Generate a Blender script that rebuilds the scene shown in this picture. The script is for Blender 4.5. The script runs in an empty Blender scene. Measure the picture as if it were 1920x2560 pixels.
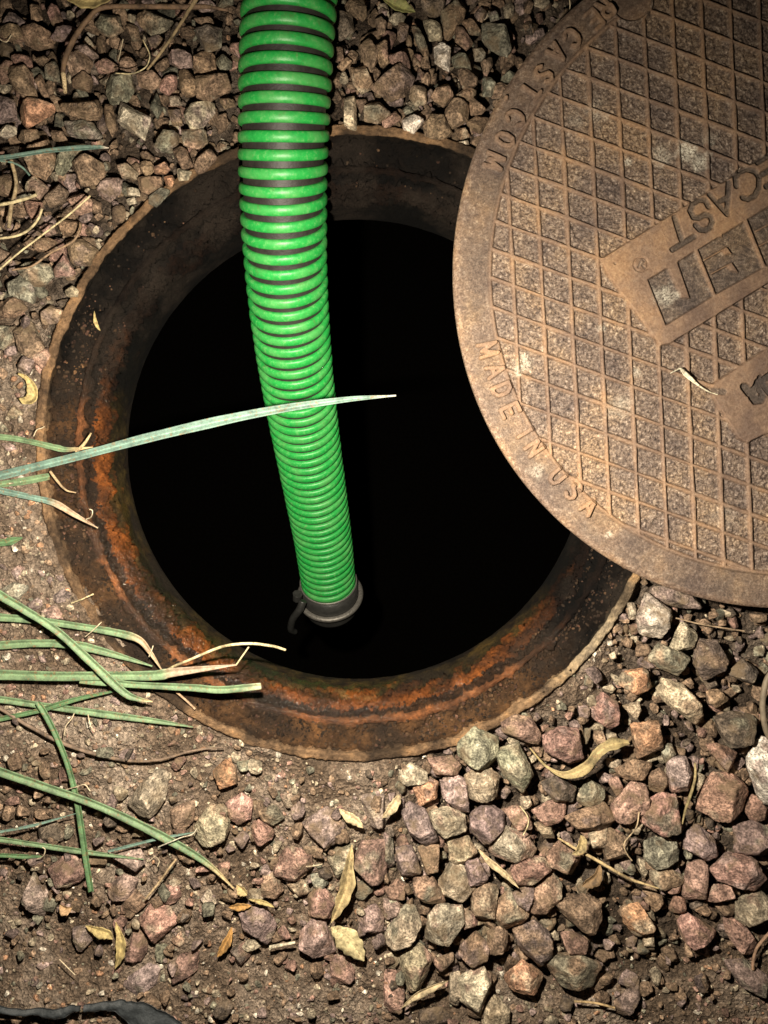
import bpy, math, random
import numpy as np
from mathutils import Vector, Matrix

random.seed(7); RS = np.random.RandomState(11)
scene = bpy.context.scene
C = scene.collection
R = math.radians

# ---------------------------------------------------------------- camera
H = 0.82; F = 1921.0; PITCH = R(-3.0)
cam_d = bpy.data.cameras.new('camera'); cam = bpy.data.objects.new('camera', cam_d); C.objects.link(cam)
cam_d.sensor_fit = 'VERTICAL'; cam_d.sensor_height = 36.0; cam_d.sensor_width = 27.0
cam_d.lens = F / 2560 * 36.0; cam_d.clip_start = 0.01; cam_d.clip_end = 500
cam.location = (0, 0, H); cam.rotation_euler = (PITCH, 0, 0)
scene.camera = cam

# ---------------------------------------------------------------- world (night) and the torch held over the hole
w = bpy.data.worlds.new("World"); scene.world = w; w.use_nodes = True
nt = w.node_tree; bg = nt.nodes['Background']
sky = nt.nodes.new('ShaderNodeTexSky'); sky.sky_type = 'NISHITA'; sky.sun_disc = False
sky.sun_elevation = R(1.0); sky.sun_rotation = R(215)
nt.links.new(sky.outputs[0], bg.inputs[0]); bg.inputs[1].default_value = 0.0012
LAMP = Vector((-0.062, 0.012, 0.56)); AIM = Vector((-0.08, -0.20, 0.0))
ld = bpy.data.lights.new('torch', 'SPOT'); lo = bpy.data.objects.new('torch', ld); C.objects.link(lo)
lo.location = LAMP; lo.rotation_euler = (AIM - LAMP).to_track_quat('-Z', 'Y').to_euler()
ld.energy = 54; ld.spot_size = R(156); ld.spot_blend = 1.0; ld.shadow_soft_size = 0.008
ld.color = (1.0, 0.885, 0.72)
scene.view_settings.view_transform = 'Standard'; scene.view_settings.look = 'None'
scene.view_settings.exposure = 0.0; scene.view_settings.gamma = 1.0

# ---------------------------------------------------------------- geometry helpers
cP, sP = math.cos(PITCH), math.sin(PITCH)
def ray(px, py):
    x = (px - 960) / F; y = -(py - 1280) / F
    return np.array([x, y * cP + sP, y * sP - cP])
def at(px, py, z=0.0):
    """the point of the place at height z that the photo shows at this pixel"""
    d = ray(px, py); t = (z - H) / d[2]
    return np.array([d[0] * t, d[1] * t, z])
def at_depth(px, py, dep):
    return np.array([0, 0, H]) + ray(px, py) * dep

_T = RS.rand(64, 64, 64).astype(np.float32)
def vnoise(p):
    p = np.asarray(p, dtype=np.float64); i = np.floor(p).astype(int); f = p - i; f = f * f * (3 - 2 * f)
    i0 = i & 63; i1 = (i + 1) & 63; o = 0
    for a in (0, 1):
        xa = (i1 if a else i0)[:, 0]; wa = f[:, 0] if a else 1 - f[:, 0]
        for b in (0, 1):
            yb = (i1 if b else i0)[:, 1]; wb = f[:, 1] if b else 1 - f[:, 1]
            for c in (0, 1):
                zc = (i1 if c else i0)[:, 2]; wc = f[:, 2] if c else 1 - f[:, 2]
                o = o + _T[xa, yb, zc] * wa * wb * wc
    return o * 2 - 1
def fbm(p, s, octs=4, g=0.5):
    o = 0; a = 1.0; p = np.asarray(p) * s
    for k in range(octs):
        o = o + a * vnoise(p + 17.3 * k); p = p * 2.03; a *= g
    return o

def mesh_np(name, V, Fq, mat, cols=None, smooth=True, parent=None, attrs=None):
    me = bpy.data.meshes.new(name)
    V = np.asarray(V, dtype=np.float32); Fq = np.asarray(Fq, dtype=np.int32)
    n, k = Fq.shape
    me.vertices.add(len(V)); me.vertices.foreach_set('co', V.ravel())
    me.loops.add(n * k); me.loops.foreach_set('vertex_index', Fq.ravel())
    me.polygons.add(n); me.polygons.foreach_set('loop_start', np.arange(0, n * k, k, dtype=np.int32))
    me.polygons.foreach_set('loop_total', np.full(n, k, dtype=np.int32))
    me.polygons.foreach_set('use_smooth', np.full(n, smooth, dtype=bool))
    if cols is not None:
        a = me.color_attributes.new('Col', 'FLOAT_COLOR', 'POINT')
        c4 = np.ones((len(V), 4), dtype=np.float32); c4[:, :3] = cols; a.data.foreach_set('color', c4.ravel())
    if attrs:
        for kx, v in attrs.items():
            a = me.attributes.new(kx, 'FLOAT', 'POINT'); a.data.foreach_set('value', np.asarray(v, dtype=np.float32))
    me.update(calc_edges=True); me.validate()
    me.materials.append(mat)
    o = bpy.data.objects.new(name, me); C.objects.link(o)
    if parent: o.parent = parent
    return o
def tag(o, label, cat, group=None, kind=None):
    if label: o['label'] = label
    if cat: o['category'] = cat
    if group: o['group'] = group
    if kind: o['kind'] = kind
    return o
def recenter(o, c):
    """put the object's origin at c (world) without moving it"""
    c = np.asarray(c, dtype=float); o.data.transform(Matrix.Translation(Vector(-c))); o.location = Vector(c); return o

def grid_faces(nu, nv, wrap=False):
    """rows of nu, columns of nv (wrap: columns close up)"""
    a = np.arange(nu * nv).reshape(nu, nv)
    b = np.roll(a, -1, axis=1) if wrap else a[:, 1:]
    a2 = a if wrap else a[:, :-1]
    return np.stack([a2[:-1].ravel(), b[:-1].ravel(), b[1:].ravel(), a2[1:].ravel()], axis=1)

# ---------------------------------------------------------------- materials
def new_mat(name):
    m = bpy.data.materials.new(name); m.use_nodes = True
    return m, m.node_tree.nodes, m.node_tree.links, m.node_tree.nodes['Principled BSDF']
def tex(ns, ls, kind, scale, co, detail=6, rough=0.6):
    t = ns.new('ShaderNodeTex' + kind); t.inputs['Scale'].default_value = scale
    if kind == 'Noise':
        t.inputs['Detail'].default_value = detail; t.inputs['Roughness'].default_value = rough
    ls.new(co, t.inputs['Vector']); return t
def ramp(ns, ls, src, stops):
    r = ns.new('ShaderNodeValToRGB'); e = r.color_ramp.elements
    while len(e) < len(stops): e.new(0.5)
    for q, (p, c) in zip(e, stops):
        q.position = p; q.color = (*c, 1) if len(c) == 3 else c
    ls.new(src, r.inputs[0]); return r
def mix(ns, ls, a, b, fac, mode='MIX'):
    m = ns.new('ShaderNodeMix'); m.data_type = 'RGBA'; m.blend_type = mode
    for v, s in ((a, 6), (b, 7), (fac, 0)):
        if isinstance(v, (int, float)): m.inputs[s].default_value = v
        elif isinstance(v, tuple): m.inputs[s].default_value = (*v, 1)
        else: ls.new(v, m.inputs[s])
    return m.outputs[2]
def g3(v): return (v, v, v)
def bump(ns, ls, h, dist, prev=None, strength=1.0):
    b = ns.new('ShaderNodeBump'); b.inputs['Distance'].default_value = dist; b.inputs['Strength'].default_value = strength
    ls.new(h, b.inputs['Height'])
    if prev: ls.new(prev, b.inputs['Normal'])
    return b.outputs[0]

def stone_mat():
    m, ns, ls, p = new_mat('stone')
    co = ns.new('ShaderNodeTexCoord'); oi = ns.new('ShaderNodeObjectInfo')
    ad = ns.new('ShaderNodeVectorMath'); ad.operation = 'ADD'; ls.new(co.outputs['Object'], ad.inputs[0])
    sc = ns.new('ShaderNodeMath'); sc.operation = 'MULTIPLY'; sc.inputs[1].default_value = 37; ls.new(oi.outputs['Random'], sc.inputs[0])
    ls.new(sc.outputs[0], ad.inputs[1]); v = ad.outputs[0]
    at_ = ns.new('ShaderNodeAttribute'); at_.attribute_name = 'Col'
    n1 = tex(ns, ls, 'Noise', 90, v, 5, .6); n2 = tex(ns, ls, 'Noise', 420, v, 6, .7); n3 = tex(ns, ls, 'Noise', 40, v, 4, .6)
    r1 = ramp(ns, ls, n1.outputs[0], [(.36, g3(.5)), (.5, g3(1.0)), (.64, g3(1.9))])
    c = mix(ns, ls, at_.outputs['Color'], r1.outputs[0], 1.0, 'MULTIPLY')
    r2 = ramp(ns, ls, n2.outputs[0], [(.38, g3(.4)), (.5, g3(1)), (.62, g3(1.7))])
    c = mix(ns, ls, c, r2.outputs[0], 1.0, 'MULTIPLY')
    r3 = ramp(ns, ls, n3.outputs[0], [(.52, g3(0)), (.66, g3(.75))])
    c = mix(ns, ls, c, (.21, .15, .09), r3.outputs[0])     # soil dust
    # pale mineral chips along worn faces
    vo = tex(ns, ls, 'Noise', 160, v, 3, .8); r4 = ramp(ns, ls, vo.outputs[0], [(.64, g3(0)), (.70, g3(.6))])
    c = mix(ns, ls, c, (.42, .36, .27), r4.outputs[0])
    ls.new(c, p.inputs['Base Color']); p.inputs['Roughness'].default_value = .82
    p.inputs['Specular IOR Level'].default_value = .3
    b = bump(ns, ls, n1.outputs[0], .0045); b = bump(ns, ls, n2.outputs[0], .0020, b); ls.new(b, p.inputs['Normal'])
    return m
def soil_mat():
    m, ns, ls, p = new_mat('soil'); co = ns.new('ShaderNodeTexCoord').outputs['Object']
    n1 = tex(ns, ls, 'Noise', 9, co, 6, .6); n2 = tex(ns, ls, 'Noise', 130, co, 8, .75); v3 = tex(ns, ls, 'Voronoi', 330, co)
    r1 = ramp(ns, ls, n1.outputs[0], [(.34, (.11, .075, .048)), (.5, (.225, .165, .118)), (.64, (.42, .335, .26))])
    r2 = ramp(ns, ls, n2.outputs[0], [(.3, g3(.35)), (.5, g3(.95)), (.7, g3(1.7))])
    c = mix(ns, ls, r1.outputs[0], r2.outputs[0], 1.0, 'MULTIPLY')
    r3 = ramp(ns, ls, v3.outputs['Color'], [(.2, g3(.6)), (.8, g3(1.3))]); c = mix(ns, ls, c, r3.outputs[0], .8, 'MULTIPLY')
    da = ns.new('ShaderNodeAttribute'); da.attribute_name = 'gap_shade'; dr = ramp(ns, ls, da.outputs['Fac'], [(.3, g3(1)), (.9, g3(.42))]); c = mix(ns, ls, c, dr.outputs[0], 1.0, 'MULTIPLY')  # soil between gravel stones darkened: shade of the gaps put into the colour
    ls.new(c, p.inputs['Base Color']); p.inputs['Roughness'].default_value = .9; p.inputs['Specular IOR Level'].default_value = .25
    b = bump(ns, ls, n2.outputs[0], .006); b = bump(ns, ls, v3.outputs['Distance'], .003, b); ls.new(b, p.inputs['Normal'])
    return m
def lid_mat():
    m, ns, ls, p = new_mat('rusted_cast_iron'); co = ns.new('ShaderNodeTexCoord').outputs['Object']
    rel = ns.new('ShaderNodeAttribute'); rel.attribute_name = 'relief'
    st = ns.new('ShaderNodeAttribute'); st.attribute_name = 'stain'
    n1 = tex(ns, ls, 'Noise', 14, co, 6, .65); n2 = tex(ns, ls, 'Noise', 270, co, 8, .8); n3 = tex(ns, ls, 'Noise', 520, co, 6, .8)
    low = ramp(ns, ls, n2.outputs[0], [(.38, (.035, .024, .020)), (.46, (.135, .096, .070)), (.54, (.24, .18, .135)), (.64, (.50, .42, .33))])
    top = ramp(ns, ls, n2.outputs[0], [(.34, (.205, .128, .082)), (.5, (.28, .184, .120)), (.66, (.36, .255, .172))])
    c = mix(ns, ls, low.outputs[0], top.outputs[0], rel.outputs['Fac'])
    dk = ns.new('ShaderNodeAttribute'); dk.attribute_name = 'patina'; c = mix(ns, ls, c, (.085, .066, .052), dk.outputs['Fac'])
    r1 = ramp(ns, ls, n1.outputs[0], [(.36, (.55, .54, .60)), (.5, (.92, .90, .90)), (.62, (1.22, 1.12, .95))])
    c = mix(ns, ls, c, r1.outputs[0], 1.0, 'MULTIPLY')
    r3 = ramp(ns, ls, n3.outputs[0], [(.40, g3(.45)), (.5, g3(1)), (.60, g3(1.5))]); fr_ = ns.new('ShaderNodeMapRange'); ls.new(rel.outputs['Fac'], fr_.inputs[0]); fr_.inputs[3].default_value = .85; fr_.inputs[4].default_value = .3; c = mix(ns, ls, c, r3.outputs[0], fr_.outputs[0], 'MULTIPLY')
    mm = ns.new('ShaderNodeMath'); mm.operation = 'MULTIPLY'; ls.new(st.outputs['Fac'], mm.inputs[0])
    rs = ramp(ns, ls, n3.outputs[0], [(.42, g3(0)), (.56, g3(1))]); ls.new(rs.outputs[0], mm.inputs[1])
    c = mix(ns, ls, c, (.72, .68, .56), mm.outputs[0])
    ls.new(c, p.inputs['Base Color']); p.inputs['Roughness'].default_value = .62; p.inputs['Specular IOR Level'].default_value = .5
    b = bump(ns, ls, n2.outputs[0], .0010); b = bump(ns, ls, n3.outputs[0], .0006, b); ls.new(b, p.inputs['Normal'])
    return m
def frame_mat():
    m, ns, ls, p = new_mat('wet_rusted_iron'); co = ns.new('ShaderNodeTexCoord').outputs['Object']
    a = ns.new('ShaderNodeAttribute'); a.attribute_name = 'Col'
    wet = ns.new('ShaderNodeAttribute'); wet.attribute_name = 'wet'
    n1 = tex(ns, ls, 'Noise', 28, co, 8, .7); n2 = tex(ns, ls, 'Noise', 160, co, 8, .75); n3 = tex(ns, ls, 'Noise', 12, co, 4, .6)
    r1 = ramp(ns, ls, n1.outputs[0], [(.32, (.16, .15, .16)), (.44, (.62, .55, .5)), (.56, (1.2, 1.05, .9)), (.70, (2.1, 1.65, 1.15))])
    c = mix(ns, ls, a.outputs['Color'], r1.outputs[0], 1.0, 'MULTIPLY')
    r2 = ramp(ns, ls, n2.outputs[0], [(.3, g3(.4)), (.5, g3(1)), (.7, g3(1.6))]); c = mix(ns, ls, c, r2.outputs[0], 1.0, 'MULTIPLY')
    r3 = ramp(ns, ls, n3.outputs[0], [(.47, g3(0)), (.60, g3(.8))]); c = mix(ns, ls, c, (.026, .019, .014), r3.outputs[0])
    p.inputs['Specular IOR Level'].default_value = .2
    ls.new(wet.outputs['Fac'], p.inputs['Coat Weight']); p.inputs['Coat Roughness'].default_value = .10
    nw = tex(ns, ls, 'Noise', 300, co, 3, .6); ls.new(bump(ns, ls, nw.outputs[0], .0042), p.inputs['Coat Normal'])
    ls.new(c, p.inputs['Base Color'])
    rr = ns.new('ShaderNodeMapRange'); ls.new(wet.outputs['Fac'], rr.inputs[0]); rr.inputs[3].default_value = .8; rr.inputs[4].default_value = .55
    ls.new(rr.outputs[0], p.inputs['Roughness'])
    n4 = tex(ns, ls, 'Noise', 420, co, 4, .7); b = bump(ns, ls, n1.outputs[0], .008); b = bump(ns, ls, n2.outputs[0], .005, b); b = bump(ns, ls, n4.outputs[0], .0018, b); ls.new(b, p.inputs['Normal'])
    return m
def plant_mat(name, rough=.6, k=1.0):
    m, ns, ls, p = new_mat(name); co = ns.new('ShaderNodeTexCoord').outputs['Object']
    a = ns.new('ShaderNodeAttribute'); a.attribute_name = 'Col'
    n1 = tex(ns, ls, 'Noise', 60, co, 5, .7); n2 = tex(ns, ls, 'Noise', 500, co, 5, .7)
    r1 = ramp(ns, ls, n1.outputs[0], [(.38, g3(1 - .35 * k)), (.5, g3(1)), (.64, g3(1 + .25 * k))]); c = mix(ns, ls, a.outputs['Color'], r1.outputs[0], 1.0, 'MULTIPLY')
    sp = tex(ns, ls, 'Noise', 210, co, 4, .7); rs_ = ramp(ns, ls, sp.outputs[0], [(.56, g3(0)), (.64, g3(.7))]); c = mix(ns, ls, c, (.21, .13, .06), rs_.outputs[0])
    r2 = ramp(ns, ls, n2.outputs[0], [(.3, g3(.7)), (.5, g3(1)), (.7, g3(1.25))]); c = mix(ns, ls, c, r2.outputs[0], 1.0, 'MULTIPLY')
    ls.new(c, p.inputs['Base Color']); p.inputs['Roughness'].default_value = rough
    ls.new(bump(ns, ls, n2.outputs[0], .0004), p.inputs['Normal'])
    return m
def simple_mat(name, col, rough, metal=0.0, ns_=120, var=.35, bmp=.0006, dirt=None):
    m, ns, ls, p = new_mat(name); co = ns.new('ShaderNodeTexCoord').outputs['Object']
    n1 = tex(ns, ls, 'Noise', ns_, co, 6, .7); n0 = tex(ns, ls, 'Noise', ns_ / 6, co, 4, .6)
    r1 = ramp(ns, ls, n1.outputs[0], [(.3, g3(1 - var)), (.5, g3(1)), (.7, g3(1 + var))]); c = mix(ns, ls, col, r1.outputs[0], 1.0, 'MULTIPLY')
    if dirt:
        r2 = ramp(ns, ls, n1.outputs[0], [(.53, g3(0)), (.66, g3(.75))]); c = mix(ns, ls, c, dirt, r2.outputs[0])
        r3 = ramp(ns, ls, n0.outputs[0], [(.45, g3(0)), (.65, g3(.45))]); c = mix(ns, ls, c, dirt, r3.outputs[0])
        nm = tex(ns, ls, 'Noise', 95, co, 8, .8); r4 = ramp(ns, ls, nm.outputs[0], [(.56, g3(0)), (.68, g3(.55))]); c = mix(ns, ls, c, (.10, .105, .045), r4.outputs[0])
    ls.new(c, p.inputs['Base Color']); p.inputs['Roughness'].default_value = rough; p.inputs['Metallic'].default_value = metal
    ls.new(bump(ns, ls, n1.outputs[0], bmp), p.inputs['Normal'])
    return m
M_STONE = stone_mat(); M_SOIL = soil_mat(); M_LID = lid_mat(); M_FRAME = frame_mat()
M_LEAF = plant_mat('grass_blade'); M_DRY = plant_mat('dry_plant', .75, 1.7)
M_GREEN = simple_mat('green_ribbed_plastic', (.020, .34, .058), .42, ns_=220, var=.22, bmp=.0003, dirt=(.13, .38, .12))
M_BLACK = simple_mat('black_rubber', (.022, .019, .017), .55, var=.4)
M_ALU = simple_mat('dull_aluminium', (.20, .19, .17), .5, .6, ns_=200)
M_DARKP = simple_mat('dark_plastic', (.03, .03, .028), .4)
M_FABRIC = simple_mat('black_landscape_fabric', (.040, .046, .050), .6, ns_=300, bmp=.001)
M_CABLE = simple_mat('tan_cable', (.20, .16, .11), .6)
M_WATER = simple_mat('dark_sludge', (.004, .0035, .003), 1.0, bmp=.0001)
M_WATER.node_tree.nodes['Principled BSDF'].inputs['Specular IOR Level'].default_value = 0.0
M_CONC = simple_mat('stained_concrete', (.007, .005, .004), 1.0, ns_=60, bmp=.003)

# ---------------------------------------------------------------- sweeps
def catmull(P, n):
    P = np.asarray(P, float)
    if len(P) == 2: return P[0] + (P[1] - P[0]) * np.linspace(0, 1, n)[:, None]
    Q = np.vstack([2 * P[0] - P[1], P, 2 * P[-1] - P[-2]]); out = []
    T = np.linspace(0, len(P) - 1 - 1e-9, n)
    for t in T:
        i = int(t); u = t - i; a, b, c, d = Q[i:i + 4]
        out.append(.5 * ((2 * b) + (c - a) * u + (2 * a - 5 * b + 4 * c - d) * u * u + (3 * b - a - 3 * c + d) * u ** 3))
    return np.array(out)
def frames(P, up=(0, 0, 1)):
    T = np.gradient(P, axis=0); T /= np.linalg.norm(T, axis=1)[:, None] + 1e-12
    S = np.cross(T, np.array(up, float)); n = np.linalg.norm(S, axis=1)[:, None]; S = S / (n + 1e-9)
    U = np.cross(S, T); return T, S, U
def ribbon(name, pts, width, mat, col, thick=.0006, fold=.25, n=48, tipcol=None, prof='blade', curl=0.0, twist=0.0, wob=0.0, parent=None):
    """a blade, leaf or strap: pts = world points of the mid line, width in metres (one or per point)"""
    P = catmull(pts, n); T, S, U = frames(P); t = np.linspace(0, 1, n)
    if np.ndim(width) == 0:
        W = np.full(n, width) * 1.0
        if prof == 'blade': W *= np.clip((1 - t) / .35, 0.06, 1) ** .6
        elif prof == 'leaf': W *= np.clip(np.sin(np.pi * np.clip(t, .02, .985)) ** .8, .04, 1)
    else: W = np.interp(t, np.linspace(0, 1, len(width)), width)
    if wob: W = W * (1 + wob * fbm(np.c_[t * 9, t * 0, t * 0 + hash(name) % 50], 1, 3))
    ang = twist * t + curl * 0
    S2 = S * np.cos(ang)[:, None] + U * np.sin(ang)[:, None]; U2 = U * np.cos(ang)[:, None] - S * np.sin(ang)[:, None]
    sx = np.array([-.5, -.3, -.1, 0, .1, .3, .5]); up = fold * np.abs(sx) * 2 * .5 + curl * (sx * 2) ** 2
    V = []
    for sgn in (1, -1):
        for i in range(len(sx)):
            j = i if sgn == 1 else len(sx) - 1 - i
            V.append(P + S2 * (W * sx[j])[:, None] + U2 * (W * up[j] + sgn * thick * .5)[:, None])
    V = np.stack(V, axis=1); k = V.shape[1]; Vf = V.reshape(-1, 3)
    Fq = grid_faces(n, k, wrap=True)
    sg = np.linspace(0, 1, n).repeat(k)
    c = np.tile(np.array(col, float), (n * k, 1))
    mid = np.tile(np.r_[sx, sx[::-1]], n); c *= (1 + .30 * (np.abs(mid) < .05) - .16 * (np.abs(np.abs(mid) - .3) < .05))[:, None]
    if tipcol is not None:
        f = np.clip((sg - tipcol[0]) / .12, 0, 1)[:, None]; c = c * (1 - f) + np.array(tipcol[1]) * f
    o = mesh_np(name, Vf, Fq, mat, c, parent=parent); return recenter(o, P[0]) if parent is None else o
def tube(name, pts, rad, mat, col=None, n=60, k=8, parent=None, gnarl=0.0):
    P = catmull(pts, n); T, S, U = frames(P)
    r = np.interp(np.linspace(0, 1, n), np.linspace(0, 1, len(np.atleast_1d(rad))), np.atleast_1d(rad))
    a = np.linspace(0, 2 * np.pi, k, endpoint=False)
    V = P[:, None] + (S[:, None] * np.cos(a)[None, :, None] + U[:, None] * np.sin(a)[None, :, None]) * r[:, None, None]
    V = V.reshape(-1, 3)
    if gnarl: V = V + (fbm(V, 150, 3)[:, None]) * gnarl * np.repeat(S, k, axis=0)
    Fq = grid_faces(n, k, wrap=True)
    V = np.vstack([V, P[0], P[-1]]); e = n * k
    caps = np.array([[e, (i + 1) % k, i, i] for i in range(k)] + [[e + 1, e - k + i, e - k + (i + 1) % k, e - k + (i + 1) % k] for i in range(k)])
    me_cols = None if col is None else np.tile(np.array(col, float), (len(V), 1))
    o = mesh_np(name, V, Fq, mat, me_cols, parent=parent)
    # caps as triangles joined in
    bm_f = [(e, (i + 1) % k, i) for i in range(k)] + [(e + 1, e - k + i, e - k + (i + 1) % k) for i in range(k)]
    import bmesh
    bm = bmesh.new(); bm.from_mesh(o.data); bm.verts.ensure_lookup_table()
    for f in bm_f: bm.faces.new([bm.verts[q] for q in f])
    bm.to_mesh(o.data); bm.free()
    return recenter(o, P[0]) if parent is None else o

# ================================================================ THE GROUND
RC = np.array(at(882, 1125, 0.0)); RO = .3365       # centre and outer radius of the iron ring
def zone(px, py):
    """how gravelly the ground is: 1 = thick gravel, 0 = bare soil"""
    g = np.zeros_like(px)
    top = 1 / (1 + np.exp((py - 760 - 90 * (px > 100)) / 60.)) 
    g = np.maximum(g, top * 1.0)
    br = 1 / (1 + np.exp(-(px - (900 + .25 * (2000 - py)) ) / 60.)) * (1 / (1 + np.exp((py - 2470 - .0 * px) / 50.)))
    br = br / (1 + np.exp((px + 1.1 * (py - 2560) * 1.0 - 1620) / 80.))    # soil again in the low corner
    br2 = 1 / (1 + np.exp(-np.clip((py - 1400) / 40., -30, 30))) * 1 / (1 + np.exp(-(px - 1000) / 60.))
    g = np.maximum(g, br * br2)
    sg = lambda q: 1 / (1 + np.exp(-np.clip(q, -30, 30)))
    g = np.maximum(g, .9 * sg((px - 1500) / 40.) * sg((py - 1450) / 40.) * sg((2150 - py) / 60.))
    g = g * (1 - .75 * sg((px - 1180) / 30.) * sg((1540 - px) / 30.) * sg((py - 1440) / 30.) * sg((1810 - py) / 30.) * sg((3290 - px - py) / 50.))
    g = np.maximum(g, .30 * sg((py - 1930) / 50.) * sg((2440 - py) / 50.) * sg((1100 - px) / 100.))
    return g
def to_px(x, y, z=0.0):
    X = x; Y = y; Z = z - H
    yc = Y * cP + Z * sP; zc = -Y * sP + Z * cP
    return 960 + F * X / -zc, 1280 - F * yc / -zc
def ground_h(x, y):
    px, py = to_px(x, y); g = zone(px, py)
    P = np.c_[x, y, 0 * x]
    h = .006 * fbm(P, 14, 4) + .0026 * fbm(P, 110, 4, .65) + .0012 * np.maximum(fbm(P, 330, 2, .6), 0)
    h = h - .026 * g
    r = np.hypot(x - RC[0], y - RC[1])
    an_ = np.arctan2(y - RC[1], x - RC[0]); sec = np.exp(-((np.mod(an_, 2 * np.pi) - R(212)) / R(42)) ** 2) + .12
    spill = -.004 + .020 * np.clip(fbm(P, 22, 4, .6) * sec + .10 * (sec - .6), 0, .6)
    tt_ = np.clip((r - RO) / .014, 0, 1); h = np.where(r < RO + .014, (h * tt_ + (spill - .0) * (1 - tt_)), h)
    h = np.where(r < RO, h - (RO - r) * .9, h)
    # bank of soil in the low corner
    h = h + .012 * np.clip((py - (2380 - .0 * px)) / 120., 0, 1) * np.clip((900 - px) / 300., 0, 1) - .006 * np.clip((py - 2500) / 60., 0, 1) * np.clip((800 - px) / 200., 0, 1)
    return h
NA = 1500
rr = np.r_[np.arange(RO - .012, .80, .0019), np.geomspace(.82, 60, 26)]
aa = np.linspace(0, 2 * np.pi, NA, endpoint=False)
RR, AA = np.meshgrid(rr, aa, indexing='ij')
X = RC[0] + RR * np.cos(AA); Y = RC[1] + RR * np.sin(AA)
Z = ground_h(X.ravel(), Y.ravel()).reshape(X.shape); Z = Z * np.clip((20 - RR) / 19, 0, 1)
o = mesh_np('ground', np.c_[X.ravel(), Y.ravel(), Z.ravel()], grid_faces(len(rr), NA, True), M_SOIL, attrs={'gap_shade': zone(*to_px(X.ravel(), Y.ravel()))})
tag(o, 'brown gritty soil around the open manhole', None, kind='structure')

# ================================================================ IRON RING
NP_ = np.array([(.3365, -.06), (.3365, .0030), (.3350, .0052), (.3292, .0056), (.3272, .0036), (.3262, -.003), (.3235, -.010), (.3180, -.016), (.3110, -.0205),
                (.3050, -.0220), (.3020, -.0185), (.2985, -.0180), (.2962, -.0220), (.2948, -.0300), (.2925, -.0335), (.2890, -.0340), (.2868, -.0360), (.2845, -.0400), (.2825, -.0460), (.2812, -.0550),
                (.2802, -.068), (.2796, -.088), (.2790, -.104), (.2788, -.116), (.2800, -.124), (.2880, -.132), (.31, -.16), (.40, -.17)])
seg = np.r_[0, np.cumsum(np.hypot(*np.diff(NP_, axis=0).T))]; L = np.r_[np.arange(0, .165, .0013), np.arange(.165, seg[-1], .004)]
pr = np.interp(L, seg, NP_[:, 0]); pz = np.interp(L, seg, NP_[:, 1]); ring_name_r = np.interp(L, seg, NP_[:, 0])
NB = 1500; ab = np.linspace(0, 2 * np.pi, NB, endpoint=False)
PR, AB = np.meshgrid(pr, ab, indexing='ij'); PZ = np.repeat(pz[:, None], NB, 1)
base = np.c_[(PR * np.cos(AB)).ravel(), (PR * np.sin(AB)).ravel(), PZ.ravel()]
rrf = PR.ravel(); ang = AB.ravel()
nn = fbm(base, 70, 4, .6); n_rough = fbm(base, 260, 4, .7); n_big = fbm(base, 12, 3)
band = ((rrf < .3262) & (rrf > .3035)).astype(float)
groove = ((rrf < .2962) & (rrf > .2900)).astype(float)
wallm = (rrf <= .2900).astype(float)
amp = .0012 + .0036 * band + .0040 * groove + .0032 * wallm
d = nn * amp + n_rough * (.0003 + .0018 * band + .0026 * groove + .0026 * wallm * (PZ.ravel() > -.07))
cc = np.cos(ang); ss = np.sin(ang)
# soil lodged on the seat low in the photo
low = np.clip(-ss, 0, 1)
lift = (band * low * .003 + band * .003 * np.maximum(nn, 0))
streak = vnoise(np.c_[ang * 40, rrf * 3, 0 * ang]) * wallm * .0010
fade_ = np.clip((.125 + PZ.ravel()) / .07, .06, 1); d = d * fade_; streak = streak * fade_
base2 = base.copy(); base2[:, 2] += d * .8 + lift; rad = d * .8 + streak
base2[:, 0] += cc * rad; base2[:, 1] += ss * rad
def lerp(a, b, f): return a * (1 - f[:, None]) + np.array(b)[None] * f[:, None]
dp = -PZ.ravel()
cl = np.tile(np.array([.27, .19, .12]), (len(ang), 1))             # lip
cl = lerp(cl, (.60, .54, .40), np.clip((rrf > .326) * (np.exp(-((ang - R(323)) / R(11)) ** 2)), 0, 1))   # pale crust on the lip
cl = lerp(cl, (.085, .050, .026), band)
cl = lerp(cl, (.19, .075, .03), ((rrf <= .3035) & (rrf > .2962)).astype(float) * .85)
cl = lerp(cl, (.045, .026, .015), groove)
cl = lerp(cl, (.22, .078, .020), wallm)
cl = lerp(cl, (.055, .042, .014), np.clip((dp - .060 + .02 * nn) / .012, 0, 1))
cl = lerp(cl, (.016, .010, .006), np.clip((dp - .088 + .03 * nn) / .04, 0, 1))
cl = lerp(cl, (.20, .13, .06), np.clip((dp - .044) / .006, 0, 1) * (dp < .075) * np.clip((n_big - .0) * 4, 0, 1) * np.clip((nn + .1) * 3, 0, 1) * np.clip(low * 2, 0, 1) * .9)
# upper and right arc of the ring: shade painted into the vertex colour
arc_shade = np.clip((np.abs(np.mod(ang, 2 * np.pi) - R(243)) - R(62)) / R(24) + .5 * n_big, 0, 1)
cl = cl * (1 - .965 * arc_shade[:, None] * (rrf < .327)[:, None])
wet = np.clip((rrf < .3035) * (dp < .09) * (1 - arc_shade) * np.clip((n_big + .25) * 3, 0, 1), 0, 1)
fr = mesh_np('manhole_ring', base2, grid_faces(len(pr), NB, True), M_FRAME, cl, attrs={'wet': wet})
fr.location = Vector(RC); tag(fr, 'rusty round iron manhole frame set flush in the soil, open around the black hole', 'manhole ring')

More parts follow.
